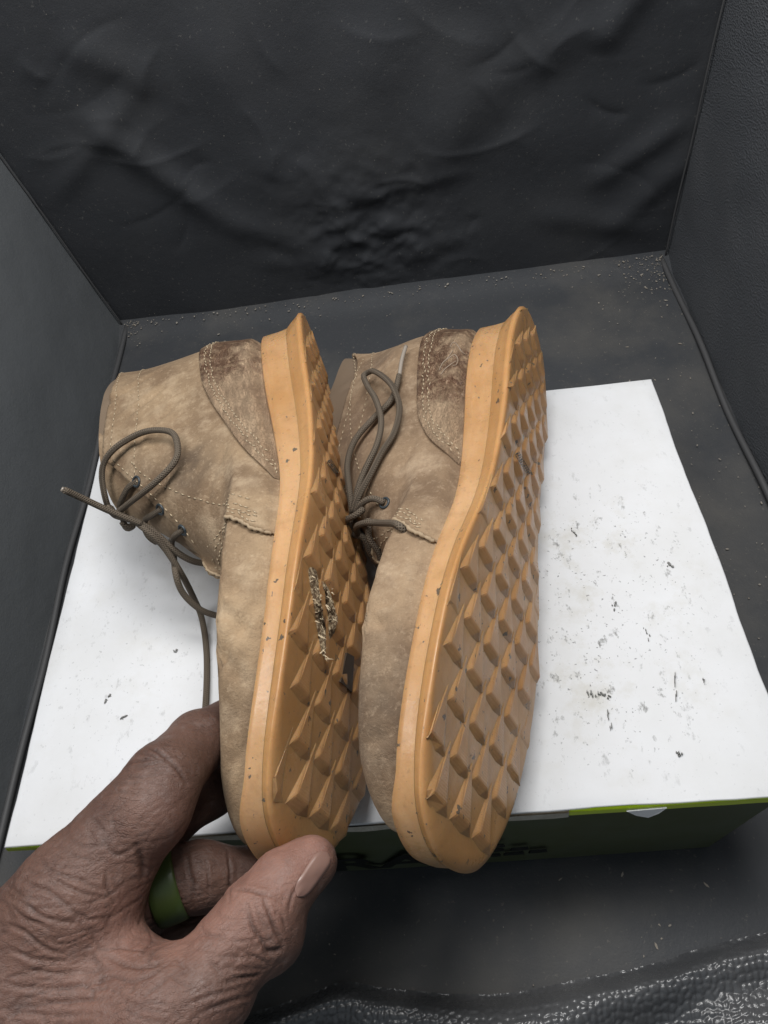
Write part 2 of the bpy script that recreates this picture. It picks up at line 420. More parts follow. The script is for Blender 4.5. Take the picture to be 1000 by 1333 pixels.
# ------------------------------------------------------------------ boots
def suede(name, tint=(1, 1, 1), stains=(), shine=False):
    m = Mat(name, (.3, .23, .16), .85, .25)
    a, b, c = [tuple(q * t for q, t in zip(col, tint)) for col in ((.44, .312, .190), (.225, .148, .088), (.60, .46, .31))]
    n1 = m.ramp(m.noise(26, 6, .62), [(.40, 0.0), (.60, 1.0)])
    n2 = m.ramp(m.noise(70, 5, .65, m.co(loc=(3, 1, 2))), [(.5, 0.0), (.75, .7)])
    n0 = m.ramp(m.noise(11, 5, .6, m.co(loc=(1, 4, 2))), [(.44, 0.0), (.62, .75)])
    col = m.mix(n1, a, b); col = m.mix(n0, col, tuple(q * .85 for q in b)); col = m.mix(n2, col, c)
    col = m.mix(m.math('MULTIPLY', m.noise(1500, 2, .6), .35), col, (.12, .085, .055))
    for (c_, r_, s_, dk) in stains:
        msk = m.math('MULTIPLY', m.blob(c_, r_, .15), m.ramp(m.noise(90, 4, .6), [(.3, .4), (.6, 1.0)]))
        col = m.mix(m.math('MULTIPLY', msk, s_), col, dk)
    col = m.mix(m.ramp(m.noise(330, 4, .75), [(.52, 0.0), (.70, .28)]), col, tuple(q * .55 for q in b))
    col = m.mix(m.ramp(m.noise(420, 4, .75, m.co(loc=(7, 7, 2))), [(.54, 0.0), (.72, .35)]), col, c)
    m.color(col)
    m.bump(m.noise(1100, 4, .75), .7, .0007)
    m.bump(m.noise(120, 5, .6, m.co(scale=(1, 1.6, 1)), .6), .35, .002)
    m.set('Sheen Weight', .08); m.set('Sheen Roughness', .5); m.set('Sheen Tint', (.9, .75, .6, 1))
    return m.m
def cracked(name, c_, r_):
    m = Mat(name, (.3, .23, .16), .7, .4)
    v = m.voronoi(560, m.mix(.10, m.co(scale=(1, 1.5, .6)), m.t.nodes.new('ShaderNodeTexNoise').outputs['Color']), 'DISTANCE_TO_EDGE')
    msk = m.math('MULTIPLY', m.blob(c_, r_, .45), m.ramp(m.noise(60, 4, .6), [(.34, .2), (.5, 1.0)]))
    scale_ = m.math('MULTIPLY', m.ramp(v, [(.0, .35), (.16, 1.0)]), m.ramp(m.noise(240, 4, .7), [(.36, .1), (.52, 1.0)]))
    tan = m.mix(m.ramp(m.noise(60, 5), [(.35, 0.0), (.7, 1.0)]), (.41, .29, .185), (.28, .185, .115))
    dark = m.mix(m.noise(100, 3), (.075, .033, .020), (.145, .072, .043))
    m.color(m.mix(m.math('MULTIPLY', msk, scale_), tan, dark))
    m.link('Roughness', m.ramp(msk, [(0.0, .85), (1.0, .42)]))
    m.bump(v, .9, .0012); m.bump(m.noise(1300, 3), .3, .0005)
    return m.m
def gum(name, base, deep, fleck=1.0):
    m = Mat(name, base, .42, .45)
    c = m.mix(m.ramp(m.noise(14, 5, .6), [(.38, 0.0), (.64, 1.0)]), base, deep)
    c = m.mix(m.ramp(m.noise(55, 6, .7, m.co(scale=(1, .25, 1))), [(.48, 0.0), (.75, .45)]), c, tuple(min(1, q * 1.25 + .04) for q in base))
    c = m.mix(m.ramp(m.noise(75, 6, .75, m.co(loc=(5, 2, 1))), [(.52, 0.0), (.72, .5)]), c, (.33, .185, .085))
    c = m.mix(m.ramp(m.noise(420, 4, .7), [(.58, 0.0), (.72, .35)]), c, (.20, .125, .07))
    for sc, thr, hi, cols in ((190, .30, .20, ((.045, .075, .075), (.03, .032, .035))), (400, .52, .22, ((.05, .06, .055), (.09, .10, .10)))):
        vec = m.co(scale=(1, .7, 1))
        wob_ = m.t.nodes.new('ShaderNodeMixRGB'); wob_.blend_type = 'LINEAR_LIGHT'; wob_.inputs[0].default_value = .0018
        m.t.links.new(vec, wob_.inputs[1])
        nz = m.t.nodes.new('ShaderNodeTexNoise'); nz.inputs['Scale'].default_value = 700; nz.inputs['Detail'].default_value = 3; m.t.links.new(vec, nz.inputs['Vector']); m.t.links.new(nz.outputs['Color'], wob_.inputs[2])
        vd = m.voronoi(sc, wob_.outputs[0]); vc = m.voronoi(sc, wob_.outputs[0], out='Color')
        sep = m.t.nodes.new('ShaderNodeSeparateColor'); m.t.links.new(vc, sep.inputs[0])
        rad = m.math('MULTIPLY', sep.outputs[2], hi)
        fl = m.math('MULTIPLY', m.math('LESS_THAN', vd, rad), m.math('GREATER_THAN', sep.outputs[0], thr))
        c = m.mix(m.math('MULTIPLY', fl, .8 * fleck), c, m.mix(sep.outputs[1], *cols))
    m.color(c)
    m.set('Subsurface Weight', .35); m.set('Subsurface Radius', (.006, .0026, .0008)); m.set('Subsurface Scale', .8)
    m.link('Roughness', m.ramp(m.noise(90, 4), [(.3, .24), (.7, .46)]))
    m.bump(m.noise(700, 3), .15, .0005); m.bump(m.noise(60, 3), .25, .001)
    return m
M_MID = gum('gum_midsole', (.54, .325, .165), (.43, .228, .092)).m
mo = gum('gum_outsole', (.49, .270, .112), (.39, .195, .070))
M_OUT = mo.m
ml = gum('gum_lug', (.46, .255, .112), (.36, .185, .074))
wv = ml.t.nodes.new('ShaderNodeTexWave'); wv.bands_direction = 'Y'; wv.inputs['Scale'].default_value = 330
ml.t.links.new(ml.co(), wv.inputs['Vector']); ml.bump(wv.outputs[0], .05, .0004)
M_LUG = ml.m
M_THREAD = Mat('tan_thread', (.50, .40, .27), .8).m
M_FRAY = Mat('frayed_suede', (.36, .27, .175), .95).m
M_LIN = Mat('dark_lining', (.17, .122, .082), .9).m
m = Mat('braided_lace', (.11, .09, .068), .8, .3)
wv = m.t.nodes.new('ShaderNodeTexWave'); wv.inputs['Scale'].default_value = 1.0; wv.bands_direction = 'DIAGONAL'
m.t.links.new(m.co('UV', (3.0, 620, 1)), wv.inputs['Vector'])
wv2 = m.t.nodes.new('ShaderNodeTexWave'); wv2.inputs['Scale'].default_value = 1.0; wv2.bands_direction = 'DIAGONAL'
m.t.links.new(m.co('UV', (-3.0, 620, 1)), wv2.inputs['Vector'])
h = m.math('MAXIMUM', wv.outputs[0], wv2.outputs[0])
m.color(m.mix(h, (.060, .047, .036), (.165, .132, .098))); m.bump(h, .8, .0006)
M_LACE = m.m
M_AGLET = Mat('clear_aglet', (.30, .26, .22), .2, .6).m
M_EYE = Mat('dark_eyelet', (.035, .045, .052), .4, .5).m
m = Mat('shredded_midsole', (.25, .2, .15), .9)
m.color(m.mix(m.ramp(m.noise(900, 3, .7), [(.45, 0.0), (.65, 1.0)]), (.10, .06, .03), (.50, .40, .26)))
M_SHRED = m.m
M_PLUG = Mat('dark_rubber_plug', (.055, .036, .022), .45).m
M_LOGO = Mat('dark_sole_print', (.05, .055, .05), .6).m

LEN = .282
YS = .0165 + np.array([0, .03, .1, .2, .35, .5, .65, .75, .85, .93, .98, 1.0]) * (LEN - .0165)
LAT = np.array([0, .019, .028, .0315, .032, .0345, .0385, .0380, .0335, .0255, .0135, -.004]) * 1.08
MED = np.array([0, .019, .028, .031, .027, .0275, .036, .0385, .0370, .0315, .0220, .008]) * 1.08

class Boot:
    def __init__(s, foot, M, T, spring, skew, label, stains):
        s.skew = skew; s.coll = .012 if foot == 'R' else 0.0
        s.twist = .10 if foot == 'R' else .12
        s.wrk = ([(.196, .016, .214, .038, .0011), (.205, .014, .230, .030, .0010), (.222, .014, .206, .036, .0010), (.214, .018, .236, .036, .0009), (.236, .014, .222, .034, .0008), (.188, .020, .200, .040, .0008), (.246, .012, .262, .028, .0007),
                  (.060, .070, .085, .095, .0009), (.075, .062, .105, .086, .0008), (.050, .085, .066, .104, .0008), (.110, .060, .135, .072, .0008), (.04, .07, .058, .088, .0007), (.12, .04, .15, .05, .0006)] if foot == 'L' else
                 [(.214, .014, .226, .034, .0009), (.224, .015, .214, .036, .0008), (.208, .018, .222, .038, .0007), (.250, .012, .262, .028, .0006), (.05, .06, .075, .085, .0008), (.085, .06, .11, .08, .0008), (.04, .075, .055, .1, .0008), (.12, .04, .15, .055, .0007)])
        s.foot = foot; s.M = np.array(M); s.T = np.array(T); s.amp = spring; s.k = 1.08
        s.near, s.far = (LAT, MED * 1.09) if foot == 'L' else (MED, LAT)
        s.root = empty('chukka_boot')
        mw = Matrix.Identity(4)
        for i in range(3):
            for j in range(3): mw[i][j] = s.M[i, j] * s.k
            mw[i][3] = s.T[i]
        s.root.matrix_world = mw
        tag(s.root, label, 'boot', 'pair of suede boots')
        s.tc = (.0065 if foot == 'L' else -.0065)
        s.bv = []; s.bf = []
        s.M_SUEDE = suede('tan_suede_' + foot, (1, 1, 1) if foot == 'L' else (.94, .93, .95), stains)
        s.build_sole(); s.build_upper()
    def bend(s, V):
        V = np.array(V, float); t = np.clip((V[:, 1] / LEN - .5) / .5, 0, 1.05)
        V[:, 2] += s.amp * t * t - s.twist * V[:, 0] * smooth(.35, .75, V[:, 1] / LEN)
        V[:, 0] += s.skew * np.clip((V[:, 1] / LEN - .45) / .55, 0, 1.05) ** 2; return V
    def put(s, name, V, F, mat, parent=None, smooth_=True, uv=None, collide=True):
        V = s.bend(V); W_ = V @ s.M.T * s.k + s.T; lo_ = np.maximum(0, .0012 - W_[:, 2]); W_[:, 2] += lo_; V = (W_ - s.T) @ s.M / s.k
        o = mesh(name, V, F, mat, parent or s.root, smooth_, uv)
        if collide:
            n = len(s.bv); s.bv.extend(map(tuple, V)); s.bf.extend([tuple(i + n for i in q) for q in F])
        return o
    def thick(s, y): return pchip(y / LEN, [0, .3, .6, .85, 1], [.0242, .0218, .0136, .0102, .0105])
    # ---------------- sole
    def build_sole(s):
        pts = [(0, YS[0])] + [(-s.near[i], YS[i]) for i in range(1, 11)] + [(s.tc, LEN)] + [(s.far[i], YS[i]) for i in range(10, 0, -1)]
        lp = resample(catmull(pts, 14, True), 260, True)
        tg = np.roll(lp, -1, 0) - np.roll(lp, 1, 0); tg /= np.linalg.norm(tg, axis=1)[:, None]
        nin = np.stack([tg[:, 1], -tg[:, 0]], 1)
        if ((lp.mean(0) - lp) * nin).sum() < 0: nin = -nin
        s.loop = lp; s.nin = nin
        y = lp[:, 1]; th = s.thick(y)
        fl = pchip(y / LEN, [0, .1, .4, .6, 1], [.0068, .0064, .0050, .0026, .0010])
        bump_ = .0026 * smooth(.94, .985, y / LEN)
        # faint waviness of the moulded wall
        def lev(ins, frac, dz=0.0):
            ins = ins + np.zeros(len(y)); q = lp + nin * ins[:, None]
            return np.stack([q[:, 0], q[:, 1], th * frac + dz], 1)
        k = len(lp); toe = smooth(.85, .97, y / LEN)
        mid = [lev(fl + .009, 1.0, bump_ * .9), lev(fl + .0009 + bump_ * .22, 1.0, bump_), lev(fl + bump_ * .2, .965, bump_), lev(fl - .0001, .80, bump_ * .6), lev(fl * .97, .62, bump_ * .3), lev(fl * .92, .48, 0), lev(fl * .86, .41)]
        s.put('midsole', np.vstack(mid), grid_faces(len(mid), k, True), M_MID)
        out = [lev(fl * .86 + .0004, .43), lev(fl * .80, .395), lev(fl * .50, .28), lev(fl * .2, .15 + .10 * toe), lev(0, .09 + .10 * toe), lev(.0002 + .0008 * toe, .04 + .05 * toe), lev(.0009 + .0022 * toe, .01), lev(.0018 + .004 * toe, 0)]
        ax = np.stack([s.tc * smooth(.6, 1, y / LEN), np.clip(y, .10 * LEN, .88 * LEN)], 1)
        b0 = lp + nin * (.0018 + .004 * toe)[:, None]
        for t in (.12, .3, .5, .7, .9, 1.0):
            q = b0 + (ax - b0) * t; out.append(np.stack([q[:, 0], q[:, 1], np.zeros(k)], 1))
        s.outsole = s.put('outsole', np.vstack(out), grid_faces(len(out), k, True), M_OUT)
        # insole board closes the inside
        ins = lp + nin * .008; axv = ax
        rr = [np.stack([ins[:, 0], ins[:, 1], th * .9], 1), np.stack([axv[:, 0], axv[:, 1], s.thick(axv[:, 1]) * .95], 1)]
        s.put('insole', np.vstack(rr), grid_faces(2, k, True), M_LIN)
        s.build_lugs()
    def inside(s, p, ins):
        q = s.loop + s.nin * ins; x, y = p; c = False; n = len(q); j = n - 1
        for i in range(n):
            if (q[i, 1] > y) != (q[j, 1] > y) and x < (q[j, 0] - q[i, 0]) * (y - q[i, 1]) / (q[j, 1] - q[i, 1]) + q[i, 0]: c = not c
            j = i
        return c
    def clampin(s, p, ins):
        if s.inside(p, ins): return p
        q = s.loop + s.nin * ins; d = ((q - p) ** 2).sum(1); return q[d.argmin()]
    def build_lugs(s):
        px_, py_ = .0170, .0146
        proto = lug_proto()
        for r in range(-1, 20):
            for c in range(-4, 5):
                cx = (c + (.5 if r % 2 else 0)) * px_ + .003
                cy = .018 + r * py_ - .05 * cx
                if cy > .985 * LEN or not s.inside((cx, cy), .0015) or cy < .016: continue
                V, F = proto
                jit = 1 + .10 * (rng.random() - .5)
                ed_ = .60 + .40 * float(smooth(.002, .013, np.sqrt(((s.loop - (cx, cy + .002)) ** 2).sum(1).min())))
                W = np.array([(cx + v[0] * .000895, cy + v[1] * .000895, -.0022 * v[2] * jit * ed_) for v in V])
                ok = 0; mv = 0.0
                for i in range(len(W)):
                    a = s.clampin(W[i, :2], .0004 + .0006 * abs(V[i][2])); ok += abs(a[0] - W[i, 0]) < 1e-6; mv = max(mv, (V[i][2] > .4) * float(np.hypot(*(a - W[i, :2])))); W[i, :2] = a
                if mv > .0012: W[:, 2] *= .30
                if ok < 3: continue
                if s.foot == 'L' and any((cx - q[0]) ** 2 + (cy - q[1]) ** 2 < q[2] ** 2 for q in LEFT_SKIP): continue
                # worn flatter under the ball and the heel
                wear = 1 - .35 * math.exp(-((cy / LEN - .85) / .08) ** 2) - .25 * math.exp(-((cy / LEN - .06) / .05) ** 2)
                W[:, 2] *= wear
                W[:, 2] += .0005 * (np.array([v[2] for v in V]) <= 0)
                s.put('lug', W, F, M_LUG, s.outsole, False, None, True)
    # ---------------- upper
    def yb(s, z): return pchip(z, [.012, .031, .05, .08, .108], [.0255, .0240, .0185, .0190, .0140])
    def yf(s, z): return pchip(z, [.004, .013, .0205, .0275, .0315, .0335, .0352, .0415, .0530, .0705, .09, .112], [.2725, .2745, .2735, .2665, .253, .230, .205, .177, .162, .142, .122, .102])
    def W(s, y, z, side):
        arr = s.near if side < 0 else s.far
        yy = np.array([.1, .2, .35, .5, .65, .75, .85, .93, 1.0]) * LEN
        wv_ = list(arr[2:9]) + [arr[9] + .006, arr[9] + .003]
        base = pchip(y, yy, np.array(wv_) - np.array([.0068, .0068, .006, .0045, .0036, .0033, .003, .003, .003]))
        base = base + .0022 * np.exp(-((z - .045) / .012) ** 2) * smooth(.5, .7, y / LEN)
        tk = s.thick(y); base = base - .0034 * (1 - smooth(tk - .001, tk + .0075, z)) 
        u = np.clip((y - s.yb(z)) / .036, 0, 1); hf = np.sqrt(np.clip(1 - (1 - u) ** 2, 0, 1))
        yf = s.yf(z); ln = pchip(z, [.01, .025, .04, .055, .07, .112], [.075, .075, .10, .085, .055, .045])
        c = np.clip((y - (yf - ln)) / ln, 0, 1); tf = np.clip(1 - c ** 2.3, 0, 1) ** (1 / 2.1)
        nar = pchip(z, [.02, .045, .075, .1, .12], [1.0, 1.03, .93, .90, .90])
        return base * hf * tf * nar
    def xc(s, y): return s.tc * smooth(.62, 1.0, y / LEN)
    def S(s, y, z, side, off=0.0):
        y = np.asarray(y, float); z = np.asarray(z, float); sd = np.zeros_like(y) + side
        P0 = np.stack([s.xc(y) + sd * np.where(sd < 0, s.W(y, z, -1), s.W(y, z, 1)), y, z], -1)
        # creases and sag of worn leather
        q = P0.reshape(-1, 3)
        k = .0016 * fbm(q, 38, 3, 17 + (s.foot == 'L')) * smooth(.028, .05, q[:, 2])
        cr = np.sin(q[:, 1] * 520 + 9 * fbm(q, 45, 2, 3)) * np.exp(-((q[:, 1] / LEN - .70) / .06) ** 2) * smooth(.022, .034, q[:, 2]) * .0010 * (.4 + 1.2 * vnoise(q, 60, 8))
        for (y0, z0, y1, z1, am) in s.wrk:
            d_ = np.array([y1 - y0, z1 - z0]); L_ = np.linalg.norm(d_); d_ = d_ / L_; e_ = q[:, 1:] - np.array([y0, z0])
            t_ = e_ @ d_ / L_; h_ = e_ @ np.array([-d_[1], d_[0]]) + .0012 * np.sin(t_ * 7)
            w2 = smooth(-.05, .3, t_) * (1 - smooth(.7, 1.05, t_)) * (q[:, 0] < .005)
            cr = cr + 1.25 * w2 * am * (-np.exp(-(h_ / .0016) ** 2) + .6 * np.exp(-((np.abs(h_) - .0038) / .0022) ** 2))
        k = (k + cr).reshape(sd.shape)
        tkk = s.thick(y); off = off * (.15 + .85 * smooth(tkk, tkk + .006, z)) if off > 0 else off
        P0[..., 0] += sd * (k + off * 1.0) + (sd < 0) * s.coll * smooth(.055, .1, z) * smooth(.01, .05, y)
        bk = 1 - smooth(.0, .02, y - s.yb(z)); P0[..., 1] -= bk * off
        P0[..., 2] += off * .3 * smooth(.045, .07, z)
        return P0
    def rim(s, a): return (.1080 if s.foot == 'L' else .1050 - .006 * smooth(0, .4, a)) - .005 * np.sin(np.pi * np.clip(a, 0, 1)) - .006 * a
    def yq(s, z):  # front edge of the quarters
        return pchip(z, [.012, .020, .030, .040, .050, .058, .064, .075, .090, .100, .112], [.183, .180, .172, .1675, .166, .1615, .150, .133, .112, .098, .086])
    def hz(s, ya):
        if s.foot == 'L': return pchip(ya, [0, .05, .068, .085, .11, .13], [.054, .051, .047, .040, .028, .015])
        return pchip(ya, [0, .05, .078, .092, .103, .112], [.049, .046, .042, .035, .025, .013])
    def build_upper(s):
        rt = s.root
        # vamp and lining: closed rings
        nz, na = 64, 300
        ph = np.linspace(0, 2 * np.pi, na, endpoint=False); V = []
        for z in np.linspace(.010, .1055, nz):
            b, f = float(s.yb(z)), float(s.yf(z))
            y = b + (f - b) * (1 - np.cos(ph)) / 2; sd = np.where(ph <= np.pi, -1.0, 1.0)
            zz = np.maximum(z, s.thick(y) * .8)
            V.append(s.S(y, zz, sd, -.0006))
        V = np.vstack(V); F = grid_faces(nz, na, True)
        cy = V[np.array(F)].mean(1)
        fv = [q for q, c in zip(F, cy) if c[1] > s.yq(c[2]) - .014]; fl = [q for q, c in zip(F, cy) if c[1] <= s.yq(c[2]) - .014]
        def comp(fs):
            ids = sorted({i for q in fs for i in q}); mp = {i: k for k, i in enumerate(ids)}
            return V[ids], [tuple(mp[i] for i in q) for q in fs]
        v, f = comp([q for q in fv if V[list(q)][:, 2].mean() < .068]); s.vamp = s.put('vamp', v, f, s.M_SUEDE)
        v, f = comp([q for q in fv if V[list(q)][:, 2].mean() >= .068]); s.put('tongue', v, f, s.M_SUEDE)
        v, f = comp(fl); s.put('lining', v, f, M_LIN)
        # quarters
        for side in (-1, 1):
            nu, nv = 120, 76; a = np.linspace(0, 1, nu); b = np.linspace(0, 1, nv)
            A, B = np.meshgrid(a, b)
            z = .012 + B * (s.rim(A) - .012)
            yb = s.yb(z); y = yb + (s.yq(z) - yb) * (.75 * A ** 1.9 + .25 * A)
            z = np.maximum(z, s.thick(y) * .8)
            Vo = s.S(y, z, side, .0016); Vi = s.S(y, z, side, -.0003)
            n = nu * nv; V2 = np.vstack([Vo.reshape(-1, 3), Vi.reshape(-1, 3)])
            f = grid_faces(nv, nu); F2 = f + [tuple(reversed([i + n for i in q])) for q in f]
            per = list(range(nu)) + [i * nu + nu - 1 for i in range(1, nv)] + [(nv - 1) * nu + j for j in range(nu - 2, -1, -1)] + [i * nu for i in range(nv - 2, 0, -1)]
            for p, q in zip(per, per[1:] + per[:1]): F2.append((p, p + n, q + n, q))
            if side < 0: F2 = flip(F2)
            qo = s.put('quarter', V2, F2, s.M_SUEDE)
            if side < 0: s.qnear = qo
            # stitch rows
            rows = []
            zz = np.linspace(.020, .057, 60)
            for o_ in (.0022, .0044, .0066): rows.append((s.yq(zz) - o_, zz))
            zz = np.linspace(.062, .099, 70); rows.append((s.yq(zz) - .0035, zz))
            aa = np.linspace(.02, .97, 120)
            for dz in (.004, .0165):
                z_ = s.rim(aa) - dz; y_ = s.yb(z_) + (s.yq(z_) - s.yb(z_)) * aa; rows.append((y_, z_))
            t = np.linspace(0, 1, 80)
            if s.foot == 'L' : yl = .106 + .060 * t ** .75; zl = .086 - .064 * t
            else: yl = .030 + .118 * t; zl = .090 - .038 * t ** 2.2
            rows.append((yl, zl))
            vv, ff = [], []
            for ri, (y_, z_) in enumerate(rows):
                P = s.S(y_, z_, side, .0018); s.stitch(vv, ff, P, ri < 3)
            s.put('stitching', vv, ff, M_THREAD, qo, True, None, False)
            # frayed raw edge along the vamp seam
            zz = np.linspace(.015, .062, 70); P = s.S(s.yq(zz) + .0004, zz, side, .0011)
            P = P + np.stack([fbm(P, 900, 2, 1), fbm(P, 900, 2, 2), fbm(P, 900, 2, 3)], 1) * .0022
            r = .0007 * (1 + 1.6 * fbm(P, 1500, 2, 5))
            tb = tube('frayed_edge', s.bend(P), r, M_FRAY, qo, 6)
        # heel patch
        nu, nv = 81, 26
        sg = np.linspace(-1, 1, nu); b = np.linspace(0, 1, nv); Sg, B = np.meshgrid(sg, b)
        sd = np.where(Sg < 0, -1.0, 1.0); ex = .134 if s.foot == 'L' else .116
        ya = np.abs(Sg) ** 1.6 * (ex - .008)
        hz = s.hz(ya)
        z = .010 + B * (hz - .010); y = s.yb(z) + ya
        z = np.maximum(z, s.thick(y) * .8)
        Vo = s.S(y, z, sd, .0032); Vi = s.S(y, z, sd, .0012); n = nu * nv
        V2 = np.vstack([Vo.reshape(-1, 3), Vi.reshape(-1, 3)]); f = grid_faces(nv, nu)
        F2 = flip(f) + [tuple(i + n for i in q) for q in f]
        per = list(range(nu)) + [i * nu + nu - 1 for i in range(1, nv)] + [(nv - 1) * nu + j for j in range(nu - 2, -1, -1)] + [i * nu for i in range(nv - 2, 0, -1)]
        for p, q in zip(per, per[1:] + per[:1]): F2.append((p, q, q + n, p + n))
        cc = ((-.028, .052, .042), .034) if s.foot == 'L' else ((-.029, .060, .036), .050)
        hp = s.put('heel_patch', V2, flip(F2), cracked('cracked_heel_leather_' + s.foot, *cc))
        vv, ff = [], []
        for o_ in (.003, .0055):
            t = np.linspace(-1, 1, 160); ya = np.abs(t) ** 1.6 * (ex - .008); hz = s.hz(ya) - o_
            sd = np.where(t < 0, -1.0, 1.0); z = np.maximum(hz, s.thick(ya) * .95)
            s.stitch(vv, ff, s.S(s.yb(z) + np.clip(ya - o_ * .5, 0, 1), z, sd, .0034), True)
        s.put('stitching', vv, ff, M_THREAD, hp, True, None, False)
    def stitch(s, vv, ff, P, chain):
        P = resample(P, max(4, int(np.linalg.norm(np.diff(P, axis=0), axis=1).sum() / .00055)))
        step, ln = (5, 5) if chain else (7, 5)
        for i in range(0, len(P) - ln, step):
            a, b = P[i], P[i + ln]; d = (b - a); L_ = np.linalg.norm(d)
            if L_ < 1e-5: continue
            d /= L_; u = np.cross(d, [0, 0, 1.0]); u /= np.linalg.norm(u) + 1e-9; w_ = np.cross(d, u)
            if chain: a = a + w_ * .0005 * rng.normal() ; b = b + w_ * .0005 * rng.normal()
            m_ = (a + b) / 2; n = len(vv); r = .00033
            vv.extend([a, m_ + u * r, m_ + w_ * r, m_ - u * r, m_ - w_ * r, b])
            ff.extend([(n, n + 2, n + 1), (n, n + 3, n + 2), (n, n + 4, n + 3), (n, n + 1, n + 4), (n + 5, n + 1, n + 2), (n + 5, n + 2, n + 3), (n + 5, n + 3, n + 4), (n + 5, n + 4, n + 1)])
    # ---------------- things laid on the boot's surface
    def bvh(s):
        s._b = BVHTree.FromPolygons([Vector(v) for v in s.bv], s.bf)
        s.o = s.M.T @ (CAM_P - s.T) / s.k
    def hit(s, px, py, lift):
        d = s.M.T @ ray(px, py); loc, nrm, _, _ = s._b.ray_cast(Vector(s.o), Vector(d).normalized())
        if loc is None: return None
        n = np.array(nrm); n = n if n @ (s.o - np.array(loc)) > 0 else -n
        return np.array(loc) + n * lift
    def loc_at(s, px, py, dep): return s.M.T @ (at(px, py, dep) - s.T) / s.k
    def loc_z(s, px, py, z): return s.M.T @ (on_z(px, py, z) - s.T) / s.k
    def path(s, pts, r, name='lace', n=9, mat=None, parent=None):
        P = []
        for q in pts:
            if len(q) == 3 and q[2] == 's': h = s.hit(q[0], q[1], r * 1.05)
            elif len(q) == 3 and isinstance(q[2], str) and q[2][0] == 'l': h = s.hit(q[0], q[1], r + float(q[2][1:]))
            elif len(q) == 3 and isinstance(q[2], str) and q[2][0] == 'z': h = s.loc_z(q[0], q[1], float(q[2][1:]))
            else: h = s.loc_at(*q)
            if h is None: continue
            P.append(h)
        P = catmull(P, n)
        return tube(name, resample(P, max(8, int(len(P) * .9))), r, mat or M_LACE, parent or s.root, 10)

def lug_proto():
    bm = bmesh.new()
    t, r, l, b, c1, c2 = [bm.verts.new(p) for p in ((.6, -21, 0), (9.3, 4.6, 0), (-9.3, 6.2, 0), (.5, 7.2, 0), (-6.0, 2.0, .8), (3.4, 2.6, 1.0))]
    for f in ((l, b, c2, c1), (b, r, c2), (l, c1, t), (c1, c2, t), (c2, r, t)): bm.faces.new(f)
    bm.normal_update()
    ed = [e for e in bm.edges if (c1 in e.verts or c2 in e.verts)]
    bmesh.ops.bevel(bm, geom=ed, offset=.7, segments=2, profile=.6, affect='EDGES')
    bm.verts.index_update()
    V = [tuple(v.co) for v in bm.verts]; F = [tuple(v.index for v in f.verts) for f in bm.faces]; bm.free()
    return V, F
LEFT_SKIP = []

boot_l = Boot('L', [[0.09683, 0.12177, -0.98782], [-0.06754, -0.9894, -0.12858], [-0.99301, 0.07917, -0.08758]],
              (-0.06296, 0.37331, 0.0403), .0335, .0016, 'worn tan suede boot held at its toe by the hand, outer side and sole showing', [((-.030, .125, .058), .022, .8, (.075, .052, .038)), ((-.028, .120, .085), .022, .5, (.11, .075, .05)), ((-.03, .25, .03), .03, .5, (.13, .095, .065))])
boot_r = Boot('R', [[0.23486, -0.23195, -0.94395], [-0.14014, -0.96905, 0.20325], [-0.96188, 0.08455, -0.26009]],
              (0.0697, 0.35205, 0.04142), .0059, .0052, 'worn tan suede boot lying on the carton, waffle sole turned to the right', [((-.030, .05, .085), .03, .4, (.16, .125, .095)), ((-.03, .245, .03), .035, .6, (.10, .075, .055)), ((-.03, .10, .09), .05, .45, (.15, .105, .08))])
for b in (boot_l, boot_r): b.bvh()
#@LACES
# ------------------------------------------------------------------ laces and eyelets
LR = .00140
def eyelets(b, pts):
    for (px, py) in pts:
        c = b.hit(px, py, .0002); u = b.hit(px + 2, py, .0002); v_ = b.hit(px, py + 2, .0002)
        n = np.cross(u - c, v_ - c); n /= np.linalg.norm(n)
        if n @ (b.o - c) < 0: n = -n
        u = (u - c) - n * ((u - c) @ n); u /= np.linalg.norm(u); w_ = np.cross(n, u)
        th = np.linspace(0, 2 * math.pi, 19)
        ring = [c + .0022 * (math.cos(q) * u + math.sin(q) * w_) for q in th]
        e = tube('eyelet', ring, .0006, M_EYE, b.qnear, 6, False)
        disc = [c + n * .0002 + .0021 * (math.cos(q) * u + math.sin(q) * w_) for q in th[:-1]]
        mesh('eyelet_hole', disc + [c - n * .001], [(i, (i + 1) % 18, 18) for i in range(18)], M_LIN, b.qnear)
def lace(b, pts, name='lace', r=LR, mat=None, n=9):
    P = []; dep = .355
    for q in pts:
        px, py = q[0], q[1]; md = q[2] if len(q) > 2 else 0.0
        if isinstance(md, str): h = b.loc_z(px, py, float(md[1:]))
        elif md > .1: h = b.loc_at(px, py, md); dep = md
        else:
            h = b.hit(px, py, r * .9 + md)
            if h is None: h = b.loc_at(px, py, dep - md)
        P.append(np.array(h))
        wp = b.M @ P[-1] * b.k + b.T; dep = float(-(CAM_R.T @ (wp - CAM_P))[2])
    P = catmull(P, n); L_ = np.linalg.norm(np.diff(P, axis=0), axis=1).sum()
    P = resample(P, max(10, int(L_ / .0012)))
    # soften the path
    for _ in range(2): P[1:-1] = (P[:-2] + 2 * P[1:-1] + P[2:]) / 4
    return tube(name, P, r, mat or M_LACE, b.root, 10)
L = boot_l
eyelets(L, [(178, 627), (209, 663), (238, 690)])
lace(L, [(172, 676, .004), (158, 660, .004), (149, 640, .004), (148, 612, .005), (158, 592, .004), (180, 577, .004), (207, 570, .004), (230, 573, .004), (241, 587, .004), (236, 607, .004),
         (215, 631, .005), (190, 649, .006), (165, 659, .006), (146, 662, .004), (139, 660, .002), (146, 666, 0), (166, 674, 0)])
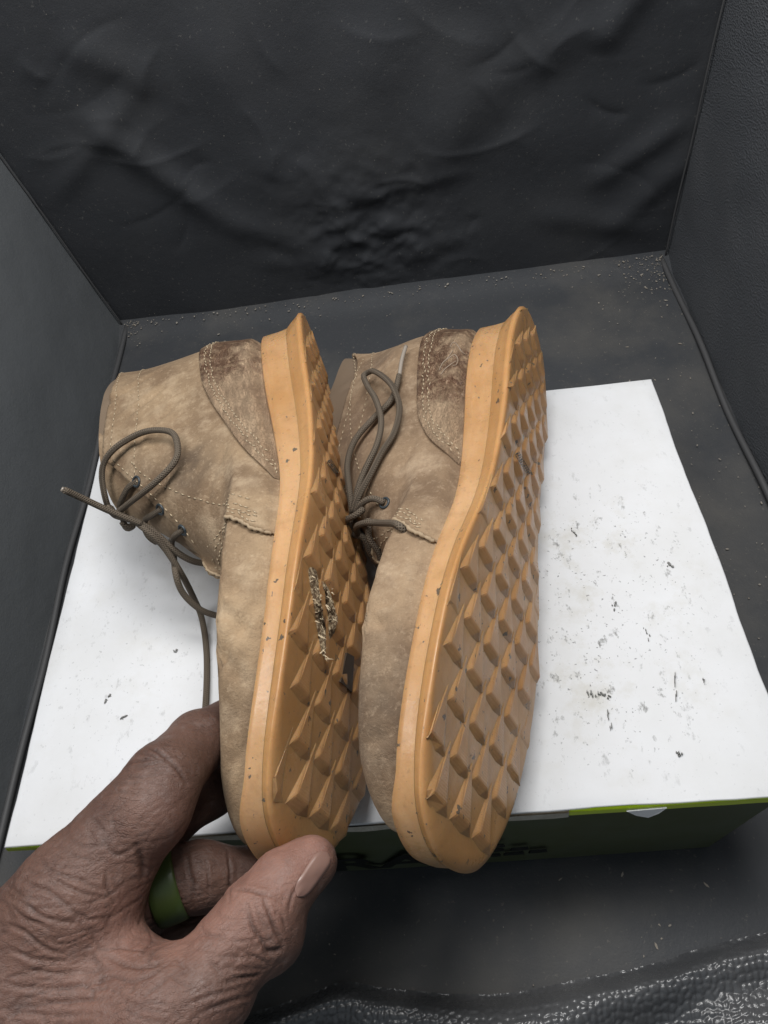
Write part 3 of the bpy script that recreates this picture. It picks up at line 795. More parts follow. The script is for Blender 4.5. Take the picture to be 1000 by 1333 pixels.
lace(L, [(184, 682, .002), (166, 675, .003), (140, 664, .004), (110, 650, .006), (84, 638, .008)])
lace(L, [(92, 642.3, 0.3575), (80, 636.5, 0.3564)], 'aglet', LR * .8, M_AGLET, 4)
lace(L, [(178, 627, -.002), (174, 633, .001), (166, 645, .001), (161, 656, .001), (164, 667, .001), (170, 674, 0)])
lace(L, [(209, 663, -.002), (204, 668, .001), (194, 673, .001), (188, 686, .001), (194, 699, .0), (204, 706, -.003)])
lace(L, [(238, 690, -.002), (233, 694, .001), (227, 703, .001), (226, 722, .002), (229, 748, 0.3586), (238, 772, 0.3618), (260, 793, 0.3672), (285, 802, 0.3726), (315, 805, 0.3780)])
lace(L, [(178, 680, .001), (196, 695, .001), (214, 713, 0.3575), (235, 745, 0.3629), (252, 778, 'z.016'), (263, 806, 'z.006'), (269, 850, 'z.0022'), (268.5, 905, 'z.0022'), (264, 960, 'z.0022')])
lace(L, [(176, 678, -.001), (200, 692, -.001), (222, 712, 0.3596), (243, 727, 0.3629), (262, 733, 0.3672), (292, 735, 0.3726)])
lace(L, [(163, 660, .002), (174, 664, .005), (179, 674, .006), (174, 684, .005), (164, 686, .003), (159, 679, .001)], 'lace_knot')
R = boot_r
eyelets(R, [(501, 655), (523, 684)])
lace(R, [(472, 674, .003), (466, 640, .003), (463, 608, .003), (471, 580, .003), (490, 551, .002), (513, 524, .001), (524, 494, .002)])
lace(R, [(523.5, 496, .002), (528, 476, .003), (533, 459, .003)], 'aglet', LR * .7, M_AGLET, 5)
lace(R, [(474, 668, .004), (476, 640, .003), (482, 616, .002), (498, 585, .003), (505, 559, .005), (500, 534, .006), (491, 513, .005), (484, 498, .004), (487, 490, .004), (496, 491, .004), (508, 500, .004),
         (520, 517, .005), (525, 540, .003), (517, 570, .002), (502, 595, .002), (490, 620, .002), (480, 650, .004), (477, 668, .005)])
lace(R, [(459, 665, .002), (463, 673, .006), (472, 674, .008), (482, 672, .006), (484, 664, .003)], 'lace_knot')
lace(R, [(478, 668, .004), (484, 658, .004), (493, 654, .003), (501, 655, -.001)])
lace(R, [(477, 690, .003), (482, 684, .005), (492, 682, .004), (506, 684, .003), (519, 689, .001), (526, 690, -.003)])
lace(R, [(474, 672, .005), (473, 686, .005), (474, 700, .004), (480, 717, 0.3564), (491, 734, 0.3607), (503, 744, 0.3650), (520, 752, 0.3726)])
lace(R, [(486, 676, .001), (490, 698, .002), (494, 721, 0.3478), (497, 742, 0.3521), (494, 768, 0.3564), (494, 790, 0.3596), (498, 812, 0.3629), (506, 835, 0.3672)])
# ------------------------------------------------------------------ hand
def J(px, py, d, r): return (at(px, py, d), r)
FING = {
 'index': [J(98, 1174, .247, .0196), J(212, 1016, .258, .0122), J(258, 966, .282, .0108), J(318, 930, .312, .0095)],
 'middle': [J(108, 1204, .268, .0180), J(218, 1060, .286, .0112), J(272, 1030, .300, .0100), J(322, 1003, .312, .0088)],
 'ring': [J(100, 1240, .274, .0150), J(205, 1152, .269, .0114), J(258, 1141, .272, .0113), J(262, 1141, .272, .0110), J(325, 1142, .279, .0100), J(372, 1156, .284, .0085)],
 'pinky': [J(95, 1280, .280, .0135), J(205, 1222, .276, .0098), J(265, 1206, .281, .0094), J(322, 1196, .286, .0080)],
 'thumb': [J(222, 1325, .229, .0170), J(275, 1281, .232, .0134), J(302, 1236, .237, .0120), J(338, 1196, .242, .0127), J(370, 1150, .249, .0104), J(399, 1127, .2535, .0084), J(409, 1121, .2545, .0076)]}
EXTRA = {'index': [(at(198, 1058, .251), .0122)], 'thumb': [(at(352, 1222, .2415), .0098)]}
PALM = [(J(-60, 1410, .255, .037), J(98, 1174, .247, .0196)), (J(40, 1450, .262, .032), J(108, 1204, .268, .0180)), (J(60, 1450, .27, .028), J(100, 1240, .274, .0150)),
        (J(60, 1450, .272, .024), J(95, 1280, .280, .0135)), (J(90, 1440, .236, .027), J(222, 1325, .229, .0170)), (J(60, 1330, .242, .026), J(160, 1312, .235, .017)),
        (J(98, 1234, .249, .0150), J(170, 1298, .238, .0100)), (J(-60, 1410, .255, .037), J(-160, 1560, .27, .036))]
def cone_d(P, a, ra, b, rb):              # distance to a round cone
    ba = b - a; l2 = ba @ ba; t = np.clip(((P - a) @ ba) / l2, 0, 1)
    q = P - a - t[:, None] * ba; return np.sqrt((q * q).sum(1)) - (ra + (rb - ra) * t)
def smin(a, b, k):
    h = np.clip(.5 + .5 * (b - a) / k, 0, 1); return b * (1 - h) + a * h - k * h * (1 - h)
def hand_sdf(P):
    pd = None
    for (a, ra), (b, rb) in PALM:
        d = cone_d(P, a, ra, b, rb); pd = d if pd is None else smin(pd, d, .012)
    out = None
    for nm, ch in FING.items():
        fd = None
        for (a, ra), (b, rb) in zip(ch, ch[1:]):
            d = cone_d(P, a, ra, b, rb); fd = d if fd is None else smin(fd, d, .0035)
        for c, r in EXTRA.get(nm, []):
            fd = smin(fd, np.sqrt(((P - c) ** 2).sum(1)) - r, .006)
        f = smin(pd, fd, .006 if nm != 'thumb' else .008)
        out = f if out is None else smin(out, f, .0012)
    return out
def surface_nets(lo, hi, h, fn):
    n = np.ceil((hi - lo) / h).astype(int) + 1
    ax = [lo[k] + h * np.arange(n[k]) for k in range(3)]
    # coarse pass finds the blocks near the surface
    vol = np.full(n, 1.0, np.float32); B = 8
    bi = np.array([(i, j, k) for i in range(0, n[0], B) for j in range(0, n[1], B) for k in range(0, n[2], B)])
    bd = fn(lo + h * (bi + B / 2))
    for (i, j, k), d in zip(bi, bd):
        sl = (slice(i, min(i + B, n[0])), slice(j, min(j + B, n[1])), slice(k, min(k + B, n[2])))
        if abs(d) > h * B * 1.05: vol[sl] = d; continue
        g = np.stack(np.meshgrid(ax[0][sl[0]], ax[1][sl[1]], ax[2][sl[2]], indexing='ij'), -1)
        vol[sl] = fn(g.reshape(-1, 3)).reshape(g.shape[:3])
    ins = vol < 0
    c8 = [ins[a:n[0] - 1 + a, b:n[1] - 1 + b, c:n[2] - 1 + c] for a in (0, 1) for b in (0, 1) for c in (0, 1)]
    sm = sum(x.astype(np.int8) for x in c8); act = (sm > 0) & (sm < 8)
    idx = -np.ones(act.shape, np.int64); cells = np.argwhere(act); idx[act] = np.arange(len(cells))
    acc = np.zeros((len(cells), 3)); cnt = np.zeros(len(cells))
    cor = [np.array(c) for c in ((0, 0, 0), (0, 0, 1), (0, 1, 0), (0, 1, 1), (1, 0, 0), (1, 0, 1), (1, 1, 0), (1, 1, 1))]
    for a in range(8):
        for b in range(a + 1, 8):
            if np.abs(cor[a] - cor[b]).sum() != 1: continue
            ia = cells + cor[a]; ib = cells + cor[b]
            va = vol[ia[:, 0], ia[:, 1], ia[:, 2]]; vb = vol[ib[:, 0], ib[:, 1], ib[:, 2]]
            m_ = (va < 0) != (vb < 0); t = np.where(m_, va / np.where(m_, va - vb, 1), 0)
            acc += np.where(m_[:, None], ia + t[:, None] * (cor[b] - cor[a]), 0); cnt += m_
    V = lo + h * acc / cnt[:, None]; F = []
    for d in range(3):
        u, w_ = (d + 1) % 3, (d + 2) % 3
        sl0 = [slice(None)] * 3; sl1 = [slice(None)] * 3; sl0[d] = slice(0, -1); sl1[d] = slice(1, None)
        e = ins[tuple(sl0)] != ins[tuple(sl1)]; E_ = np.argwhere(e)
        E_ = E_[(E_[:, u] > 0) & (E_[:, w_] > 0) & (E_[:, u] < n[u] - 1) & (E_[:, w_] < n[w_] - 1)]
        du = np.zeros(3, int); du[u] = 1; dw = np.zeros(3, int); dw[w_] = 1
        q = [idx[tuple((E_ - o_).T)] for o_ in (du + dw, dw, 0 * du, du)]
        Q = np.stack(q, 1); inner = ins[tuple(E_.T)]
        Q[~inner] = Q[~inner][:, ::-1]; F.append(Q)
    return V, np.vstack(F)
allp = np.array([a for ch in FING.values() for a, r in ch] + [q[0] for pr in PALM[:-1] for q in pr])
V, F = surface_nets(allp.min(0) - .042, allp.max(0) + .03, .0013, hand_sdf)
me = bpy.data.meshes.new('hand_raw'); me.from_pydata(V.tolist(), [], F.tolist())
to = bpy.data.objects.new('hand_raw', me); COL.objects.link(to)
sm_ = to.modifiers.new('s', 'SMOOTH'); sm_.factor = .5; sm_.iterations = 3
sb = to.modifiers.new('d', 'SUBSURF'); sb.levels = 1; sb.render_levels = 1
dg = bpy.context.evaluated_depsgraph_get()
me2 = bpy.data.meshes.new_from_object(to.evaluated_get(dg)); bpy.data.objects.remove(to)
nv = len(me2.vertices); HV = np.zeros(nv * 3); me2.vertices.foreach_get('co', HV); HV = HV.reshape(-1, 3)
HN = np.zeros(nv * 3); me2.vertex_normals.foreach_get('vector', HN); HN = HN.reshape(-1, 3)
hb = BVHTree.FromPolygons([Vector(v) for v in HV], [tuple(p.vertices) for p in me2.polygons])
def hh(px, py):
    loc, nrm, _, _ = hb.ray_cast(Vector(CAM_P), Vector(ray(px, py)).normalized())
    return None if loc is None else np.array(loc)
disp = np.zeros(nv); crease = np.zeros(nv)
def carve(pts, depth, wd):
    depth = depth * .72
    q = [hh(*p) for p in resample(catmull(np.array(pts, float), 6), 26)]; q = [p for p in q if p is not None]
    if len(q) < 2: return
    q = np.array(q); c = q.mean(0); R_ = np.linalg.norm(q - c, axis=1).max() + .006
    near = np.where(((HV - c) ** 2).sum(1) < R_ * R_)[0]
    if not len(near): return
    D2 = ((HV[near][:, None, :] - q[None]) ** 2).sum(2); k = D2.argmin(1); d = np.sqrt(D2.min(1))
    tp = np.sin(np.pi * (.12 + .76 * k / (len(q) - 1)))
    wv_ = .72 * wd * (.8 + .5 * vnoise(HV[near], 500, 4))
    g = np.exp(-(d / wv_) ** 2) * tp
    disp[near] += -depth * g + .30 * depth * np.exp(-((d - 2.1 * wv_) / (1.1 * wv_)) ** 2) * tp
    crease[near] = np.maximum(crease[near], g * min(1, depth / .0008))
Z1 = lambda L_: [(x / 3.125, 880 + y / 3.125) for x, y in L_]
Z2 = lambda L_: [(x / 2.94, 1120 + y / 2.94) for x, y in L_]
Z3 = lambda L_: [(240 + x / 4.76, 1060 + y / 4.76) for x, y in L_]
for L_, dp, wd in [
    (Z1([(500, 375), (560, 345), (640, 340)]), .0010, .0008), (Z1([(540, 378), (600, 362), (680, 345)]), .0007, .0006), (Z1([(600, 290), (640, 305), (690, 345)]), .0010, .0008),
    (Z1([(560, 315), (600, 320), (650, 335)]), .0007, .0007), (Z1([(500, 410), (580, 412), (660, 400)]), .0006, .0006), (Z1([(420, 490), (480, 470), (540, 480)]), .0006, .0006),
    (Z1([(430, 440), (500, 440), (580, 430)]), .0005, .0006), (Z1([(360, 565), (400, 605), (430, 640)]), .0006, .0006), (Z1([(455, 560), (462, 610), (470, 660)]), .0005, .0006),
    (Z1([(340, 600), (380, 660), (420, 700)]), .0005, .0006), (Z1([(270, 655), (330, 690), (400, 700)]), .0006, .0006), (Z1([(230, 690), (290, 730), (380, 750)]), .0006, .0006),
    (Z1([(160, 740), (200, 785), (240, 805), (330, 835)]), .0009, .0007), (Z1([(110, 780), (135, 800), (170, 805)]), .0006, .0006), (Z1([(20, 850), (80, 890), (160, 910)]), .0008, .0007),
    (Z1([(200, 830), (300, 872), (430, 905)]), .0007, .0007), (Z1([(300, 800), (360, 850), (430, 870)]), .0006, .0006), (Z1([(410, 650), (440, 700), (480, 730), (560, 690)]), .0007, .0009),
    (Z1([(555, 690), (580, 760), (585, 830)]), .0012, .0012), (Z1([(430, 800), (440, 870), (470, 920)]), .0007, .0007),
    (Z1([(690, 345), (730, 390), (760, 440)]), .0009, .0009),
    (Z2([(30, 130), (100, 170), (160, 215), (280, 245)]), .0010, .0008), (Z2([(50, 180), (90, 220), (170, 248)]), .0008, .0007), (Z2([(100, 90), (190, 125), (280, 190), (330, 215)]), .0008, .0007),
    (Z2([(0, 245), (80, 265), (170, 335), (240, 358)]), .0009, .0008), (Z2([(60, 60), (130, 100), (200, 120)]), .0007, .0007), (Z2([(170, 40), (260, 100), (330, 140)]), .0007, .0007),
    (Z2([(240, 180), (330, 225), (400, 215)]), .0006, .0007), (Z2([(20, 330), (120, 375), (240, 385)]), .0008, .0007), (Z2([(60, 410), (200, 432), (330, 420)]), .0008, .0007),
    (Z2([(0, 470), (150, 490), (320, 478), (450, 450)]), .0009, .0008), (Z2([(100, 530), (260, 545), (420, 525)]), .0008, .0007), (Z2([(20, 580), (200, 595), (380, 590)]), .0008, .0007),
    (Z2([(400, 360), (480, 400), (560, 410), (640, 380)]), .0008, .0009), (Z2([(480, 470), (580, 440), (660, 380)]), .0007, .0008), (Z2([(540, 530), (620, 470), (700, 400)]), .0006, .0007),
    (Z2([(540, 370), (560, 340), (590, 320)]), .0007, .0008), (Z2([(660, 365), (700, 400), (720, 430)]), .0006, .0007), (Z2([(440, 500), (520, 560), (640, 580)]), .0006, .0007),
    (Z2([(740, 600), (830, 560), (960, 520)]), .0009, .0008), (Z2([(700, 560), (800, 520), (920, 490)]), .0007, .0007), (Z2([(860, 470), (930, 450), (990, 440)]), .0008, .0008),
    (Z3([(390, 565), (420, 690), (490, 800), (545, 905)]), .0012, .0008), (Z3([(500, 540), (555, 690), (610, 800)]), .0012, .0008), (Z3([(600, 620), (630, 700)]), .0007, .0006),
    (Z3([(505, 850), (560, 850), (600, 835)]), .0014, .0012), (Z3([(440, 540), (470, 640), (520, 720)]), .0006, .0006), (Z3([(310, 470), (370, 465), (470, 490), (540, 510)]), .0008, .0008),
    (Z3([(110, 740), (200, 760), (250, 790)]), .0006, .0007), (Z3([(210, 880), (320, 885), (420, 892)]), .0007, .0007), (Z3([(300, 780), (380, 790), (450, 770)]), .0005, .0006),
    (Z3([(340, 850), (430, 880), (520, 930)]), .0007, .0007), (Z3([(550, 510), (610, 550)]), .0005, .0006), (Z3([(720, 430), (670, 500), (645, 600)]), .0007, .0007),
    (Z3([(250, 950), (350, 960), (480, 960)]), .0007, .0007), (Z3([(150, 900), (200, 960), (230, 1010)]), .0006, .0007), (Z3([(280, 1000), (380, 1010), (460, 1000)]), .0006, .0006),
    ([(243, 1101), (246, 1130), (252, 1154), (250, 1180)], .0010, .0009), ([(269, 1123), (272, 1149), (271, 1170)], .0006, .0006), ([(296, 1104), (300, 1140), (298, 1175)], .0008, .0008),
    ([(255, 1150), (268, 1166)], .0005, .0005), ([(225, 1195), (240, 1203), (262, 1200)], .0006, .0006)]:
    carve(L_, dp, wd)
# fine cross-wrinkles over the back of the hand and the thumb base, ridged noise drawn out across the hand
pv = (HV - CAM_P) @ CAM_R; PX = 500 + 1000 * pv[:, 0] / -pv[:, 2]; PY = 666.5 - 1000 * pv[:, 1] / -pv[:, 2]
ctr_ = at(120, 1330, .235); side_ = CAM_R @ np.array([1, .08, 0]); alng = CAM_R @ np.array([-.08, 1, 0]); dep_ = CAM_R @ np.array([0, 0, 1.0])
Q = np.stack([(HV - ctr_) @ side_ * 75, (HV - ctr_) @ alng * 430, (HV - ctr_) @ dep_ * 120], 1)
Q[:, 1] += 2.2 * fbm(HV, 60, 3, 9)
rd = 1 - 2 * np.abs(vnoise(Q, 1.0, 41) - .5); rd2 = 1 - 2 * np.abs(vnoise(Q, 2.1, 47) - .5)
mask = np.exp(-(((HV - ctr_) / .055) ** 2).sum(1)) * 1.1
valley = (smooth(.84, 1.0, rd) * .00042 + smooth(.84, 1.0, rd2) * .00022)
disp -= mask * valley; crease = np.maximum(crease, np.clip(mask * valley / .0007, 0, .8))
Q2 = np.stack([(HV - ctr_) @ (side_ + alng) * 90, (HV - ctr_) @ (side_ - alng) * 200, (HV - ctr_) @ dep_ * 120], 1)
rd3 = 1 - 2 * np.abs(vnoise(Q2, 1.0, 53) - .5)
m3 = .6 * np.exp(-(((HV - at(330, 1240, .235)) / .022) ** 2).sum(1)) + .5 * np.exp(-(((HV - at(120, 1120, .235)) / .035) ** 2).sum(1))
disp -= m3 * smooth(.84, 1.0, rd3) * .0003; crease = np.maximum(crease, m3 * smooth(.82, 1, rd3) * .6)
disp += .0005 * fbm(HV, 70, 3, 61) + .0003 * fbm(HV, 380, 2, 63)
HV2 = HV + HN * disp[:, None]
# keep the fingers outside the boot: press flesh flat where it meets the leather or rubber
bl = np.array(boot_l.bv) @ boot_l.M.T * boot_l.k + boot_l.T
me2.vertices.foreach_set('co', HV2.ravel()); me2.update()
me2.name = 'hand'; me2.polygons.foreach_set('use_smooth', [True] * len(me2.polygons))
# where the skin itself is lighter and pinker: thumb pad side, web, finger undersides
up_ = CAM_R @ np.array([-.55, .75, .35]); up_ /= np.linalg.norm(up_)
ta, tb_ = at(235, 1290, .235), at(400, 1118, .25); ba = tb_ - ta
t_ = np.clip(((HV - ta) @ ba) / (ba @ ba), -.15, 1.1); dth = np.linalg.norm(HV - ta - np.clip(t_, 0, 1)[:, None] * ba, axis=1)
pink = (1 - smooth(.010, .022, dth)) * smooth(-.35, .55, HN @ up_)
pink = np.maximum(pink, .75 * np.exp(-(((HV - at(165, 1215, .235)) / .017) ** 2).sum(1)))
pink = np.maximum(pink, .45 * np.exp(-(((HV - at(130, 1300, .225)) / .04) ** 2).sum(1)))
pink = np.maximum(pink, .28 * np.exp(-(((HV - at(208, 1070, .24)) / .012) ** 2).sum(1)))
for nm, arr in (('pink', pink), ('crease', crease)):
    at_ = me2.attributes.new(nm, 'FLOAT', 'POINT'); at_.data.foreach_set('value', arr.astype(np.float32))
m = Mat('dark_skin', (.1, .06, .05), .55, .4)
ap = m.t.nodes.new('ShaderNodeAttribute'); ap.attribute_name = 'pink'
ac = m.t.nodes.new('ShaderNodeAttribute'); ac.attribute_name = 'crease'
c0 = m.mix(m.ramp(m.noise(55, 5, .6), [(.35, 0.0), (.7, 1.0)]), (.138, .076, .056), (.088, .048, .037))
c1 = m.mix(m.ramp(m.noise(80, 5, .6), [(.35, 0.0), (.7, 1.0)]), (.36, .195, .150), (.25, .125, .095))
pk = m.math('MULTIPLY', m.math('MULTIPLY', ap.outputs['Fac'], .8), m.ramp(m.noise(60, 4), [(.25, .75), (.6, 1.0)]))
c = m.mix(pk, c0, c1)
c = m.mix(m.ramp(m.noise(160, 5, .7), [(.54, 0.0), (.76, .30)]), c, (.30, .24, .22))       # dry, ashy skin
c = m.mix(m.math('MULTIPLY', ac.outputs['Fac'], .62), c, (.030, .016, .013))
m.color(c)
m.set('Subsurface Weight', .12); m.set('Subsurface Radius', (.004, .0015, .0008)); m.set('Subsurface Scale', .5)
m.link('Roughness', m.ramp(m.noise(200, 3), [(.3, .45), (.7, .62)]))
for sc_, st, amt, bs in ((230, (.55, 1.5, 1.0), .28, .3), (520, (.7, 1.25, 1.0), .22, .25)):
    base_v = m.co(scale=st, rot=(.15, .1, .25))
    wb = m.t.nodes.new('ShaderNodeMixRGB'); wb.blend_type = 'LINEAR_LIGHT'; wb.inputs[0].default_value = .004
    nz = m.t.nodes.new('ShaderNodeTexNoise'); nz.inputs['Scale'].default_value = 160; nz.inputs['Detail'].default_value = 3
    m.t.links.new(base_v, nz.inputs['Vector']); m.t.links.new(base_v, wb.inputs[1]); m.t.links.new(nz.outputs['Color'], wb.inputs[2])
    ln_v = m.voronoi(sc_, wb.outputs[0], 'DISTANCE_TO_EDGE')
    gate = m.math('MULTIPLY', m.ramp(m.noise(70, 3), [(.36, 0.0), (.58, 1.0)]), m.math('SUBTRACT', 1.0, m.math('MULTIPLY', ap.outputs['Fac'], .7)))
    line = m.math('MULTIPLY', m.ramp(ln_v, [(0.0, 1.0), (.055, 0.0)]), gate)
    c = m.mix(m.math('MULTIPLY', line, amt), c, (.035, .019, .015)); m.color(c)
    m.bump(m.math('SUBTRACT', 1.0, line), bs, .0005)
v1 = m.voronoi(1150, m.co(scale=(1, 1, 1)), 'DISTANCE_TO_EDGE')
m.bump(m.ramp(v1, [(0.0, 0.0), (.16, 1.0)]), .22, .0004); m.bump(m.noise(900, 3, .6), .22, .0005)
wv = m.t.nodes.new('ShaderNodeTexWave'); wv.inputs['Scale'].default_value = 260; wv.inputs['Distortion'].default_value = 5; wv.inputs['Detail'].default_value = 2; wv.inputs['Detail Scale'].default_value = .6
m.t.links.new(m.co(rot=(.3, .5, .9)), wv.inputs['Vector']); m.bump(wv.outputs[0], .12, .0004)
me2.materials.append(m.m)
hand = bpy.data.objects.new('hand', me2); COL.objects.link(hand)
tag(hand, 'bare dark-skinned hand pinching the boot toe between thumb and fingers', 'hand')
# thumb nail
M_NAIL = Mat('nail', (.36, .2, .16), .32, .5)
M_NAIL.color(M_NAIL.mix(M_NAIL.noise(120, 3), (.29, .165, .13), (.22, .12, .095))); M_NAIL.set('Subsurface Weight', .1); M_NAIL = M_NAIL.m
hb2 = BVHTree.FromPolygons([Vector(v) for v in HV2], [tuple(p.vertices) for p in me2.polygons])
ca, cb = np.array([385., 1166.]), np.array([424., 1109.]); ax_ = (cb - ca); ln_ = np.linalg.norm(ax_); ax_ /= ln_; pr_ = np.array([-ax_[1], ax_[0]])
nu, nv_ = 15, 11; V = []; 
for i in range(nu):
    t = i / (nu - 1); hw = 11.5 * (1 - abs(2 * t - 1) ** 5) ** .5 * (.82 + .25 * t) + .4
    for j in range(nv_):
        s_ = (2 * j / (nv_ - 1) - 1); p = ca + ax_ * ln_ * t + pr_ * (s_ * hw + 1.5)
        loc, nrm, _, _ = hb2.ray_cast(Vector(CAM_P), Vector(ray(*p)).normalized())
        if loc is None or (Vector(at(p[0], p[1], .2475)) - loc).length > .02: loc, nrm, _, _ = hb2.find_nearest(Vector(at(p[0], p[1], .2475)))
        edge = max(abs(s_), abs(2 * t - 1))
        V.append(np.array(loc) + np.array(nrm) * (.0009 - .0009 * max(0, edge - .8) * 3))
f = grid_faces(nu, nv_); n_ = len(V); V = V + [v - np.array([0, 0, .0006]) for v in V]
mesh('thumb_nail', V, f + [tuple(i + n_ for i in reversed(q)) for q in f], M_NAIL, hand)
# ------------------------------------------------------------------ finger ring
m = Mat('green_silicone', (.024, .050, .010), .38, .5)
m.color(m.mix(m.noise(40, 3), (.055, .085, .022), (.068, .100, .028))); m.bump(m.noise(900, 2), .08, .0004)
(a, ra), (b, rb) = FING['ring'][0], FING['ring'][2]
c = at(217, 1151, .2695); axr = at(262, 1141, .272) - at(160, 1180, .266); axr /= np.linalg.norm(axr)
u = np.cross(axr, [0, 0, 1.0]); u /= np.linalg.norm(u); w_ = np.cross(axr, u)
prof = [(-.0050, .0119), (-.0051, .0127), (-.0044, .0132), (-.0025, .0134), (0, .01345), (.0025, .0134), (.0044, .0132), (.0051, .0127), (.0050, .0119), (.0046, .0116), (0, .0115), (-.0046, .0116)]
NS = 64; V = []
for k in range(NS):
    q = 2 * math.pi * k / NS
    for (s_, r_) in prof: V.append(axr * s_ + r_ * (math.cos(q) * u + math.sin(q) * w_))
F = []; npf = len(prof)
for k in range(NS):
    for j in range(npf): F.append((k * npf + j, k * npf + (j + 1) % npf, ((k + 1) % NS) * npf + (j + 1) % npf, ((k + 1) % NS) * npf + j))
o = mesh('finger_ring', V, F, m.m); o.location = c
tag(o, 'plain green silicone band worn on a finger of the hand', 'ring')
# ------------------------------------------------------------------ pebbled flap at the tent's mouth
edge = np.array([(-60, 1372), (120, 1350), (250, 1330), (330, 1312), (380, 1296), (430, 1277), (452, 1274), (490, 1281), (540, 1286), (590, 1290), (650, 1290), (700, 1283), (760, 1270), (820, 1258), (870, 1246), (900, 1235), (950, 1221), (1000, 1209), (1060, 1196), (1140, 1180)], float)
ec = catmull(edge, 12); E3 = np.array([on_z(px, py, FLOOR + .016) for px, py in ec]); E3 = resample(E3, 620)
nv_ = 150; V = []
tt = np.linspace(0, 1, 620)
for j in range(nv_):
    v = j / (nv_ - 1); d = v * .085
    P = E3.copy(); P[:, 1] -= d * .96
    x = P[:, 0]
    fold = .010 * np.sin(x * 38 + .6 + 3 * v) * smooth(0, .25, v) + .006 * np.sin(x * 85 + 1 - 5 * v) * smooth(.05, .4, v)
    curl = -.012 * (1 - smooth(0, .10, v)) + .004 * np.exp(-((v - .14) / .08) ** 2)
    P[:, 2] = FLOOR + .016 + curl + fold * .8 + .004 * fbm(P[:, :2], 30, 3, 71)
    V.append(P)
V = np.array(V)                                        # nv, 620, 3
S_ = np.stack([V[..., 0].ravel() / .0031, V[..., 1].ravel() / .0031], 1)
S_ += 1.1 * np.stack([fbm(S_, .35, 3, 81), fbm(S_, .35, 3, 83)], 1)
ci = np.floor(S_).astype(np.int64)
def hsh(a, b, k):
    n = (a * 73856093) ^ (b * 19349663) ^ (k * 83492791); n = (n ^ (n >> 13)) * 1274126177; n = n ^ (n >> 16)
    return (n & 0xffff) / 65535.0
f1 = np.full(len(S_), 9.0); f2 = np.full(len(S_), 9.0)
for dx in (-1, 0, 1):
    for dy in (-1, 0, 1):
        a, b = ci[:, 0] + dx, ci[:, 1] + dy
        d = np.hypot(a + .12 + .76 * hsh(a, b, 1) - S_[:, 0], b + .12 + .76 * hsh(a, b, 2) - S_[:, 1])
        nf = np.minimum(f1, d); f2 = np.minimum(f2, np.maximum(f1, d)); f1 = nf
peb = smooth(.02, .38, f2 - f1) * .00085
V = V.reshape(-1, 3); V[:, 2] += peb
m = Mat('pebbled_black_vinyl', (.030, .031, .034), .28, .6)
m.color(m.mix(m.ramp(m.noise(18, 5, .6), [(.4, 0.0), (.75, 1.0)]), (.060, .062, .066), (.11, .11, .113)))
m.link('Roughness', m.ramp(m.noise(60, 4), [(.3, .16), (.7, .34)])); m.bump(m.noise(1200, 3), .15, .0004)
o = mesh('pebbled_flap', V, flip(grid_faces(nv_, 620)), m.m)
tag(o, 'shiny black pebble-textured vinyl flap rumpled along the bottom foreground', 'flap')

# ------------------------------------------------------------------ dust and lint
m = Mat('lint', (.45, .42, .37), .95, .1); m.color(m.mix(m.noise(60, 2), (.36, .34, .31), (.20, .165, .125))); M_DUST = m.m
vv, ff = [], []
def flake(c, r, n_, long=1.0):
    a0 = rng.random() * 6.28; k = len(vv); pts = 5
    ex = np.array([math.cos(a0), math.sin(a0), 0]); ey = np.array([-math.sin(a0), math.cos(a0), 0]); up = np.asarray(n_, float)
    if abs(up[1]) > .7: ex = np.array([math.cos(a0), 0, math.sin(a0)]); ey = np.array([-math.sin(a0), 0, math.cos(a0)])
    if abs(up[0]) > .7: ex = np.array([0, math.cos(a0), math.sin(a0)]); ey = np.array([0, -math.sin(a0), math.cos(a0)])
    for q in range(pts):
        a = 2 * math.pi * q / pts; rr = r * (.5 + .8 * rng.random())
        vv.append(c + ex * math.cos(a) * rr * long + ey * math.sin(a) * rr + up * rng.random() * r * .3)
    vv.append(c + up * r * (.12 + .3 * rng.random()))
    for q in range(pts): ff.append((k + q, k + (q + 1) % pts, k + pts))
def floor_ok(x, y): return not (-.205 < x < .137 and .088 < y < .338)
for _ in range(2600):
    x = rng.uniform(XL + .006, XR - .006); y = rng.uniform(-.05, YB - .005)
    if not floor_ok(x, y): continue
    dens = .10 + .75 * smooth(.13, .2, x) * (y > .1) + .5 * smooth(.50, .55, y) + .25 * (y < .06)
    if rng.random() > dens: continue
    flake(np.array([x, y, FLOOR + .0012 + .006 * float(smooth(YB - .03, YB, y))]), 10 ** rng.uniform(-3.9, -3.15), (0, 0, 1), 1 + 2 * rng.random() ** 3)
for _ in range(420):                                     # dirt gathered in the two far corners and along the back seam
    t = rng.random()
    if t < .42: x = XR - .004 - abs(rng.normal(0, .022)); y = YB - .006 - abs(rng.normal(0, .022))
    elif t < .55: x = XL + .006 + abs(rng.normal(0, .007)); y = YB - .004 - abs(rng.normal(0, .012))
    else: x = rng.uniform(XL, XR); y = YB - .006 - abs(rng.normal(0, .005))
    flake(np.array([x, y, FLOOR + .0015 + .006 * float(smooth(YB - .03, YB, y))]), 10 ** rng.uniform(-3.9, -3.05), (0, 0, 1), 1 + rng.random())
for _ in range(260):                                     # specks on the backdrop and the side walls
    t = rng.random(); z = rng.uniform(FLOOR, .30); r = 10 ** rng.uniform(-3.9, -3.4)
    if t < .6: flake(np.array([rng.uniform(XL - .05, XR), YB - .014, z]), r, (0, -1, 0))
    else: 
        y = rng.uniform(.1, YB); flake(np.array([XR + .03 * (z - FLOOR) - .004, y, z]), r, (-1, 0, 0))
